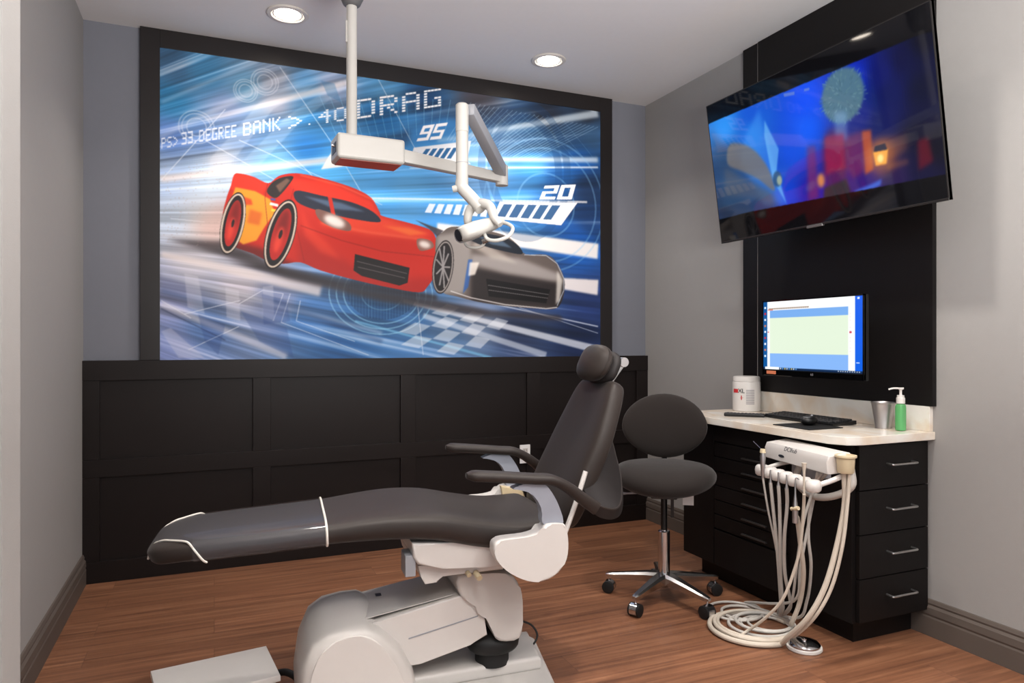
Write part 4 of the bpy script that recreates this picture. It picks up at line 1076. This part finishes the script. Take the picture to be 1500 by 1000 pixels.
# headrest
hc = Vector((.785,0,1.115)); ha = R(62)
HM = Matrix.Rotation(-(PI/2-ha), 4, 'Y')
hb = MB()
rr = []
for i in range(15):
    t = -1+2*i/14; ph = math.asin(max(-.99, min(.99, t))); s_ = math.cos(ph)**.6
    ring = []
    for k in range(36):
        a = 2*PI*k/36; n = 2.6
        y = .118*s_*math.copysign(abs(math.cos(a))**(2/n), math.cos(a)); zz = .072*s_*math.copysign(abs(math.sin(a))**(2/n), math.sin(a))
        x = .040*t-.012
        if t < 0: x += .02*(y/.118)**2
        v3 = Vector((x, y, zz)); v3.rotate(Euler((0, R(24), 0)))
        ring.append(hc+v3)
    rr.append(ring)
hr = MB().rings(rr).build('headrest', M['uph'], ch, True, smooth=60)
rr = []
for i in range(13):
    t = -1+2*i/12; ph = math.asin(max(-.99, min(.99, t))); s_ = math.cos(ph)**.5
    ring = []
    for k in range(36):
        a = 2*PI*k/36; n = 2.8
        v3 = Vector((.030*t+.034, .112*s_*math.copysign(abs(math.cos(a))**(2/n), math.cos(a)), .066*s_*math.copysign(abs(math.sin(a))**(2/n), math.sin(a))))
        v3.rotate(Euler((0, R(24), 0))); ring.append(hc+v3)
    rr.append(ring)
MB().rings(rr).build('headrest_back', M['sling'], ch, True, smooth=60)
o = MB().prism([(.795,-.045,1.040),(.822,-.045,1.028),(.885,-.045,1.108),(.862,-.045,1.124)], (0,.09,0), .003).build('headrest_bar', M['nickel'], ch, True, label='polished metal headrest bar')
MB().tube([(.878,-.055,1.122),(.878,.055,1.122)], .018, 20).build('headrest_knob', M['steel'], ch, True)

# armrests: near one and its mirror
for sg in (-1, 1):
    Yc = .30*sg; XO = .068 if sg > 0 else 0
    def Y3(l): return [(x, Yc, z) for x, z in l]
    path = cr([(.205,.779,0),(.25,.776,0),(.33,.768,0),(.43,.757,0),(.49,.750,0),(.545,.722,0),(.60,.680,0),(.65,.645,0)], 4)
    rr = []
    n_p = len(path)
    for i, q_ in enumerate(path):
        t = i/(n_p-1)
        hw = .036 if .08 < t < .62 else (.018+.018*t/.08 if t <= .08 else .036-.020*(t-.62)/.38)
        ht = .017 if .08 < t < .62 else (.009+.008*t/.08 if t <= .08 else .017+.006*(t-.62)/.38)
        tt = path[min(i+1, n_p-1)]-path[max(i-1, 0)]; tt.normalize(); u_ = Vector((-tt.y, 0, tt.x))
        rr.append([Vector((q_.x+XO, Yc, q_.y))+Vector((0,1,0))*hw*math.copysign(abs(math.cos(a))**.7, math.cos(a))+u_*ht*math.copysign(abs(math.sin(a))**.7, math.sin(a)) for a in [2*PI*k/20 for k in range(20)]])
    MB().rings(rr).build('armrest_pad', M['uph'], ch, True, smooth=60)
    rs = cr([(.352,.733,0),(.40,.748,0),(.445,.748,0),(.475,.725,0),(.508,.668,0),(.522,.604,0),(.455,.612,0),(.450,.655,0),(.434,.690,0),(.410,.715,0),(.375,.727,0)], 4, True)
    MB().prism([(q_.x+XO, Yc-.018*1, q_.y) for q_ in rs], (0,.036,0), .004).build('armrest_support', M['bluegrey'], ch, True)
    hg = [(.462,.614),(.515,.612),(.527,.600),(.534,.550),(.528,.498),(.500,.455),(.450,.434),(.395,.442),(.340,.470),(.302,.505),(.286,.540),(.290,.568),(.320,.577),(.395,.580),(.440,.592)]
    y0 = -.335 if sg < 0 else .275
    MB().prism([(q_.x+XO*.6, y0, q_.y) for q_ in cr([(x,z,0) for x, z in hg], 3, True)], (0,.06,0), .009, 3).build('hinge_cover', M['white'], ch, True, smooth=50)
    # inner rolled edge
    if sg > 0: MB().prism([(0.49,0.262,0.619),(0.583,0.262,0.602),(0.595,0.262,0.54),(0.63,0.262,0.465),(0.542,0.262,0.472),(0.502,0.262,0.535)], (0,.03,0), .006, 2).build('inner_hinge', M['creamcover'], ch, True, label='cream inner hinge cover')

# dark fabric shroud looping from the arms behind the back
near = [(.625,-.295,.672),(.68,-.285,.642),(.745,-.25,.626),(.80,-.18,.640),(.838,-.10,.700),(.85,-.03,.775),(.838,.0,.86),(.80,.01,.95)]
top = cr(near, 5)
inner = cr([(.64,-.215,.69),(.665,-.21,.70),(.69,-.205,.72),(.715,-.19,.76),(.735,-.17,.80),(.755,-.15,.86),(.772,-.13,.91),(.785,-.10,.96)], 5)
lowr = cr([(.612,-.285,.655),(.67,-.275,.610),(.74,-.24,.590),(.805,-.17,.596),(.850,-.085,.655),(.85,-.01,.72),(.842,.02,.83),(.805,.03,.93)], 5)
MB().sheet(top, inner, .004).build('back_shroud', M['sling'], ch, True, smooth=60, label='dark fabric shroud behind the backrest')
shr = [o for o in bpy.data.objects if o.name == 'back_shroud'][0]
MB().sheet(top, lowr, .008).build('shroud_rim', M['sling'], shr, True, smooth=60)
MB().tube(top, .0045, 8).build('piping', M['uph'], shr, True)
MB().tube(cr([(.520,-.262,.50),(.548,-.255,.545),(.60,-.235,.645),(.645,-.222,.755)], 4), .0085, 8).build('lever', M['white'], ch, True, label='white release lever beside the backrest')
MB().box((.48,-.15,.50), (.60,.15,.575), .02).build('back_hinge', M['black'], ch, True)

# seat underframe
sf = [(.046,.562),(.20,.552),(.314,.545),(.40,.545),(.40,.462),(.30,.462),(.149,.471),(.065,.490),(.050,.515)]
MB().prism([(x,-.225,z) for x, z in sf], (0,.45,0), .010, 3).build('seat_frame', M['white'], ch, True, smooth=50)
lf = [(.07,.478),(.36,.468),(.36,.436),(.15,.440),(.135,.416),(.095,.414),(.080,.440)]
MB().prism([(x,-.19,z) for x, z in lf], (0,.38,0), .005).build('lower_frame', M['white'], ch, True)
MB().box((.026,-.215,.452), (.060,-.13,.520), .003).build('slide_bracket', M['greyp'], ch, True)
MB().tube([(.262,-.195,.438),(.268,-.225,.428)], .010, 12).tube([(.235,-.19,.44),(.238,-.205,.434)], .008, 12).build('adjustment_knob', M['cream'], ch, True)

# base plate
bp = [(-.22,-.30),(.48,-.30),(.535,-.26),(.60,.17),(.585,.205),(-.22,.24)]
MB().prism([(x,y,0) for x, y in bp], (0,0,.034), .012, 3).build('base_plate', M['white2'], ch, True, smooth=50)
MB().prism([(.05,-.11,.03),(.53,-.09,.03),(.56,.14,.03),(.05,.16,.03)], (0,0,.05), .014, 3).build('plate_cover', M['white2'], ch, True)
# pedestal shroud
def ped(sc, zc_, y):
    o_ = [(-.30,0),(-.305,.10),(-.290,.20),(-.262,.262),(-.215,.292),(-.15,.302),(-.095,.302),(-.045,.278),(.02,.215),(.065,.13),(.085,.04),(.09,0)]
    return [Vector((-.11+(x+.11)*sc, y, z*zc_)) for x, z in o_]
prs = [(.80,.86,-.190),(.90,.94,-.186),(.945,.975,-.172),(.97,.99,-.150),(1.0,1.02,-.10),(1.02,1.06,0.0),(1.02,1.06,.08),(.98,1.03,.135),(.88,.95,.16)]
MB().rings([ped(*a) for a in prs]).build('pedestal_cover', M['white2'], ch, True, smooth=50)
o2 = [(-.268,.02),(-.266,.12),(-.25,.195),(-.218,.248),(-.17,.272),(-.11,.276),(-.062,.254),(-.012,.19),(.025,.11),(.04,.02)]
MB().prism([(x,-.1965,z) for x, z in [(v.x, v.y) for v in cr([(a,b,0) for a, b in o2], 3, True)]], (0,.012,0), .004).build('side_panel', M['white'], ch, True, smooth=50)
MB().box((-.125,-.1985,.108), (-.093,-.1955,.122), .001).build('badge', M['white2'], ch, True)
b = MB().box((-.120,-.1992,.094), (-.098,-.1962,.104)).box((-.085,-.1992,.110), (-.077,-.1962,.118)); b.build('logo', M['ink'], ch, True, label='small dark printed logo on the side panel')
# lift arm
la = [(-.12,.285),(-.05,.290),(.228,.346),(.300,.335),(.320,.20),(.26,.175),(.09,.135),(.03,.13)]
MB().prism([(x,-.135,z) for x, z in la], (0,.27,0), .006).build('lift_arm', M['white'], ch, True)
MB().prism([(x,-.137,z) for x, z in ((.05,.222),(.285,.268),(.287,.272),(.05,.226))], (0,.003,0)).build('panel_seam', M['greyp'], ch, True)
MB().prism([(-.10,-.12,.2965),(.21,-.12,.3455),(.21,.125,.3455),(-.10,.125,.2965)], (0,0,.003)).build('arm_top_cover', M['white2'], ch, True)
MB().box((-.035,.04,.312), (-.015,.065,.3135)).build('caution_label', M['ink'], ch, True)
cp = cr([(.214,.414,0),(.222,.350,0),(.262,.318,0),(.300,.284,0),(.335,.215,0),(.360,.178,0),(.434,.180,0),(.442,.26,0),(.438,.335,0),(.418,.385,0),(.38,.408,0),(.30,.416,0)], 3, True)
MB().prism([(v.x,-.150,v.y) for v in cp], (0,.30,0), .012, 3).build('lift_head_cover', M['white2'], ch, True, smooth=50)
MB().box((.22,-.10,.40), (.40,.10,.45), .005).build('lift_neck', M['black'], ch, True)
MB().ell((.36,-.05,.150), (.095,.085,.045), 24, 14, 2.4).tube([(.36,-.05,.07),(.36,-.05,.15)], .06, 24).build('rubber_bellows', M['rubber'], ch, True)
MB().tube(cr([(0.518,0.12,0.131), (0.568,0.12,0.107), (0.586,0.1,0.073), (0.559,0.08,0.045), (0.534,0.07,0.045)], 5), .004, 8).build('power_cord', M['rubber'], ch, True)

# utility box at the foot of the pedestal
ub = empty('utility_box', (0,2.56,0), R(-6), 'low white utility box on the floor beside the chair base', 'utility box')
MB().prism([(-0.195,2.612,0.11), (0.172,2.667,0.11), (0.2,2.414,0.11), (-0.154,2.357,0.11)], (0,0,-.022), .004).build('lid', M['white'], ub)
MB().prism([(-0.181,2.641,0.088), (0.169,2.693,0.088), (0.188,2.459,0.088), (-0.147,2.409,0.088)], (0,0,-.088), .002).build('box_body', M['white2'], ub)
MB().tube(cr([(0.2,2.608,0.03), (0.229,2.572,0.045), (0.256,2.528,0.045), (0.272,2.502,0.03)], 5), .012, 12).build('connecting_hose', M['rubber'], ub)

# ================================================================ OPERATING LIGHT
lt = empty('operating_light', (.54,3.03,ZC), 0, 'white ceiling-mounted dental operating light on folding arms above the chair', 'operating light')
px_, py_ = .54, 3.03
MB().lathe([(.058,ZC-.001),(.058,ZC-.10),(.050,ZC-.135),(.036,ZC-.165),(.024,ZC-.172)], (px_,py_,0), 32).build('ceiling_canopy', mat('grey_canopy', (96,96,98), .5), lt)
MB().cyl((px_,py_,2.05), (px_,py_,ZC-.10), .0222, None, 28).build('pole', M['lampwhite'], lt)
MB().tube([(px_-.024,py_-.01,ZC-.33),(px_-.024,py_-.01,ZC-.24)], .004, 8).build('cable_clip', M['lampwhite'], lt)
bx0 = Vector((0.499,3.046,2.013)); bx1 = Vector((0.732,3.056,2.01))
dB = (bx1-bx0); dB.z = 0; dB.normalize(); nB = Vector((-dB.y, dB.x, 0))
BM = Matrix(((dB.x, nB.x, 0, px_),(dB.y, nB.y, 0, py_),(0,0,1,0),(0,0,0,1)))
MB().box((-.075,-.075,1.962), (.215,.075,2.068), .014, 3, BM).build('power_supply_box', M['lampwhite'], lt)
MB().box((-.06,-.06,1.9595), (.20,.06,1.9645), 0, 1, BM).build('underside_plate', M['reflection_tint'], lt, label='underside of the power box, coloured with a reddish reflection')  # thin plate whose colour stands in for a reflection on the underside
b = MB().box((-.0765,-.045,1.99), (-.0745,.03,2.035), .001, 1, BM); b.build('switch_recess', M['black'], lt)
MB().tube([BM @ Vector((-.075,-.02,2.02)), BM @ Vector((-.088,-.02,2.022))], .006, 10).build('switch', M['chrome'], lt)
E1 = Vector((1.265,3.113,2.009))
a0 = BM @ Vector((.20,0,2.015)); 
def bar(name, a, b, w0, h0, w1, h1, m, parent=lt, bev=.006):
    a = Vector(a); b_ = Vector(b); t = (b_-a).normalized(); sd = t.cross(Vector((0,0,1))).normalized(); u_ = sd.cross(t)
    r0 = [a+sd*w0*x+u_*h0*y for x, y in ((-.5,-.5),(.5,-.5),(.5,.5),(-.5,.5))]; r1 = [b_+sd*w1*x+u_*h1*y for x, y in ((-.5,-.5),(.5,-.5),(.5,.5),(-.5,.5))]
    mb = MB(); vs, fs = mb._add(r0+r1, [(0,3,2,1),(4,5,6,7),(0,1,5,4),(1,2,6,5),(2,3,7,6),(3,0,4,7)])
    bmesh.ops.bevel(mb.bm, geom=list(mb.bm.edges), offset=bev, segments=2, profile=.5, affect='EDGES')
    return mb.build(name, m, parent)
bar('horizontal_arm', a0, E1+Vector((0,0,-.03)), .05, .058, .045, .045, M['lampwhite'])
T1 = Vector((0.941,2.664,2.131))
MB().cyl(E1+Vector((0,0,-.065)), E1+Vector((0,0,.03)), .030, None, 20).build('elbow', M['lampwhite'], lt)
bar('spring_arm', E1+Vector((0,0,.0)), T1, .05, .06, .045, .05, M['greyp'])
V0 = Vector((0.919,2.652,2.124)); V1 = Vector(((0.909,2.656,1.812)))
V0.x, V0.y = V1.x, V1.y
MB().tube([V0+Vector((0,0,.022)), V0+Vector((0,0,.016)), V0+Vector((0,0,-.09)), V0+Vector((0,0,-.092)), Vector(V1)], [.020,.026,.026,.0245,.0245], 24).build('drop_tube', M['lampwhite'], lt)
MB().cyl(V0+Vector((0,0,-.215)), V0+Vector((0,0,-.213)), .0252, None, 24).build('joint_line', M['greyp'], lt)
J = Vector((0.909,2.656,1.814)); K = Vector((0.962,2.579,1.718))
MB().tube(cr([J+Vector((0,0,.03)), J, J.lerp(K, .5), K], 4), [.025]*13, 20).build('angled_neck', M['lampwhite'], lt)
MB().tube([Vector((0.874,2.671,1.806)), J], [.013,.018], 14).build('pivot_stub', M['lampwhite'], lt)
yk = cr([(0.939,2.643,1.635), (0.926,2.638,1.682), (0.935,2.623,1.726), (0.962,2.579,1.739), (0.983,2.538,1.72), (0.986,2.504,1.675), (1.001,2.476,1.643)], 5)
MB().tube(yk, [.012+.008*math.sin(PI*i/(len(yk)-1)) for i in range(len(yk))], 14).build('yoke', M['lampwhite'], lt)
# lamp head: shallow wedge shaped housing
c1, c2 = Vector((0.873,2.551,1.61)), Vector((1.049,2.575,1.675))
th_ = (c2-c1).normalized(); sd_ = Vector((.35,.93,.05)); sd_ = (sd_-th_*sd_.dot(th_)).normalized(); un_ = th_.cross(sd_)
if un_.z < 0: un_ = -un_
rr = []
for s_, hw, ht in ((-.016,.036,.022),(0,.052,.030),(.05,.060,.032),(.10,.060,.028),(.15,.050,.022),(.182,.03,.014)):
    c_ = c1+th_*s_
    rr.append([c_+sd_*hw*math.copysign(abs(math.cos(a))**.6, math.cos(a))+un_*ht*math.copysign(abs(math.sin(a))**.6, math.sin(a)) for a in [2*PI*k/24 for k in range(24)]])
hd = MB().rings(rr).build('lamp_head', M['lampwhite'], lt, smooth=50)
MB().tube([c1-th_*.008, c1-th_*.0185], [.026,.024], 20).build('lamp_opening', M['black'], hd, label='dark opening at the end of the lamp head')
h1 = cr([(0.954,2.528,1.617), (0.959,2.504,1.59), (0.985,2.472,1.582), (1.025,2.454,1.598), (1.044,2.458,1.63), (1.034,2.494,1.653), (1.017,2.523,1.659)], 5)
MB().tube(h1, .0072, 10).build('handle', M['lampwhite'], lt, label='curved tubular handle of the lamp')
h2 = cr([(0.903,2.615,1.597), (0.907,2.592,1.572), (0.929,2.56,1.562), (0.95,2.541,1.568), (0.959,2.526,1.585)], 5)
MB().tube(h2, .0058, 10).build('handle', M['lampwhite'], lt, label='curved tubular handle of the lamp')
MB().tube([Vector((0.949,2.53,1.583)), Vector((0.97,2.511,1.592))], .010, 14).build('handle_knob', M['chrome'], lt)

# ================================================================ DOWNLIGHTS
def dl(x, y, label):
    o = empty('downlight', (x, y, ZC), 0, label, 'ceiling light', 'round recessed ceiling lights')
    return o
d0 = dl(.33, 3.59, 'round recessed ceiling light left of the white pole')
MB().lathe([(.070,-.0005),(.098,-.0005),(.099,-.004),(.095,-.008),(.078,-.010),(.070,-.004)], (0,0,0), 40).build('trim_ring', mat('trim_ring_white', (205,200,194), .45), d0, True)
MB().lathe([(.002,-.007),(.030,-.0068),(.060,-.005),(.071,-.0015),(.071,-.0005),(.002,-.0005)], (0,0,0), 40).build('lens', M['lens'], d0, True)
spots = [(.33,3.59),(1.75,3.60)]
more = [(1.75,1.75),(.33,1.9),(1.75,.2),(.33,.2),(1.75,-1.1),(.33,-1.1)]
for i, (x, y) in enumerate(spots[1:]+more):
    c_ = copy_tree(d0); c_.location = (x, y, ZC)
    c_['label'] = 'round recessed ceiling light right of the folding arm' if i == 0 else 'round recessed ceiling light outside the frame, %s of the room' % ['right middle','left middle','right front','left front','right rear','left rear'][i-1]
for x, y in spots+more:
    la_ = bpy.data.lights.new('downlight_lamp', 'AREA'); la_.shape = 'DISK'; la_.size = .14; la_.energy = 7 if (x, y) in spots else 11
    la_.color = (1,.93,.86); la_.spread = R(120)
    lo = bpy.data.objects.new('downlight_lamp', la_); lo.location = (x, y, ZC-.014); COL.objects.link(lo)

# soft bounce flash aimed at the ceiling from behind the camera
la_ = bpy.data.lights.new('bounce_flash', 'AREA'); la_.shape = 'DISK'; la_.size = 1.5; la_.energy = 200; la_.color = (1,.97,.94)
lo = bpy.data.objects.new('bounce_flash', la_); lo.location = (1.1,-.45,1.45); lo.rotation_euler = (R(180-15), 0, R(-10)); COL.objects.link(lo)
# ================================================================ CAMERA, WORLD
cam = bpy.data.cameras.new('camera'); co = bpy.data.objects.new('camera', cam); COL.objects.link(co)
co.location = (0,0,1.2); co.rotation_euler = (R(90), 0, -math.atan2(.390,.921))
cam.lens = 1030/1500*36; cam.sensor_width = 36; cam.clip_start = .02
S.camera = co
wd = bpy.data.worlds.new('world'); S.world = wd; wd.use_nodes = True
wd.node_tree.nodes['Background'].inputs['Color'].default_value = (.93,.96,1,1)
wd.node_tree.nodes['Background'].inputs['Strength'].default_value = .75
S.view_settings.view_transform = 'Standard'; S.view_settings.look = 'None'; S.view_settings.gamma = 1; S.view_settings.exposure = 0.16
S.view_settings.use_curve_mapping = False
S.cycles.use_denoising = True
S.cycles.max_bounces = 8
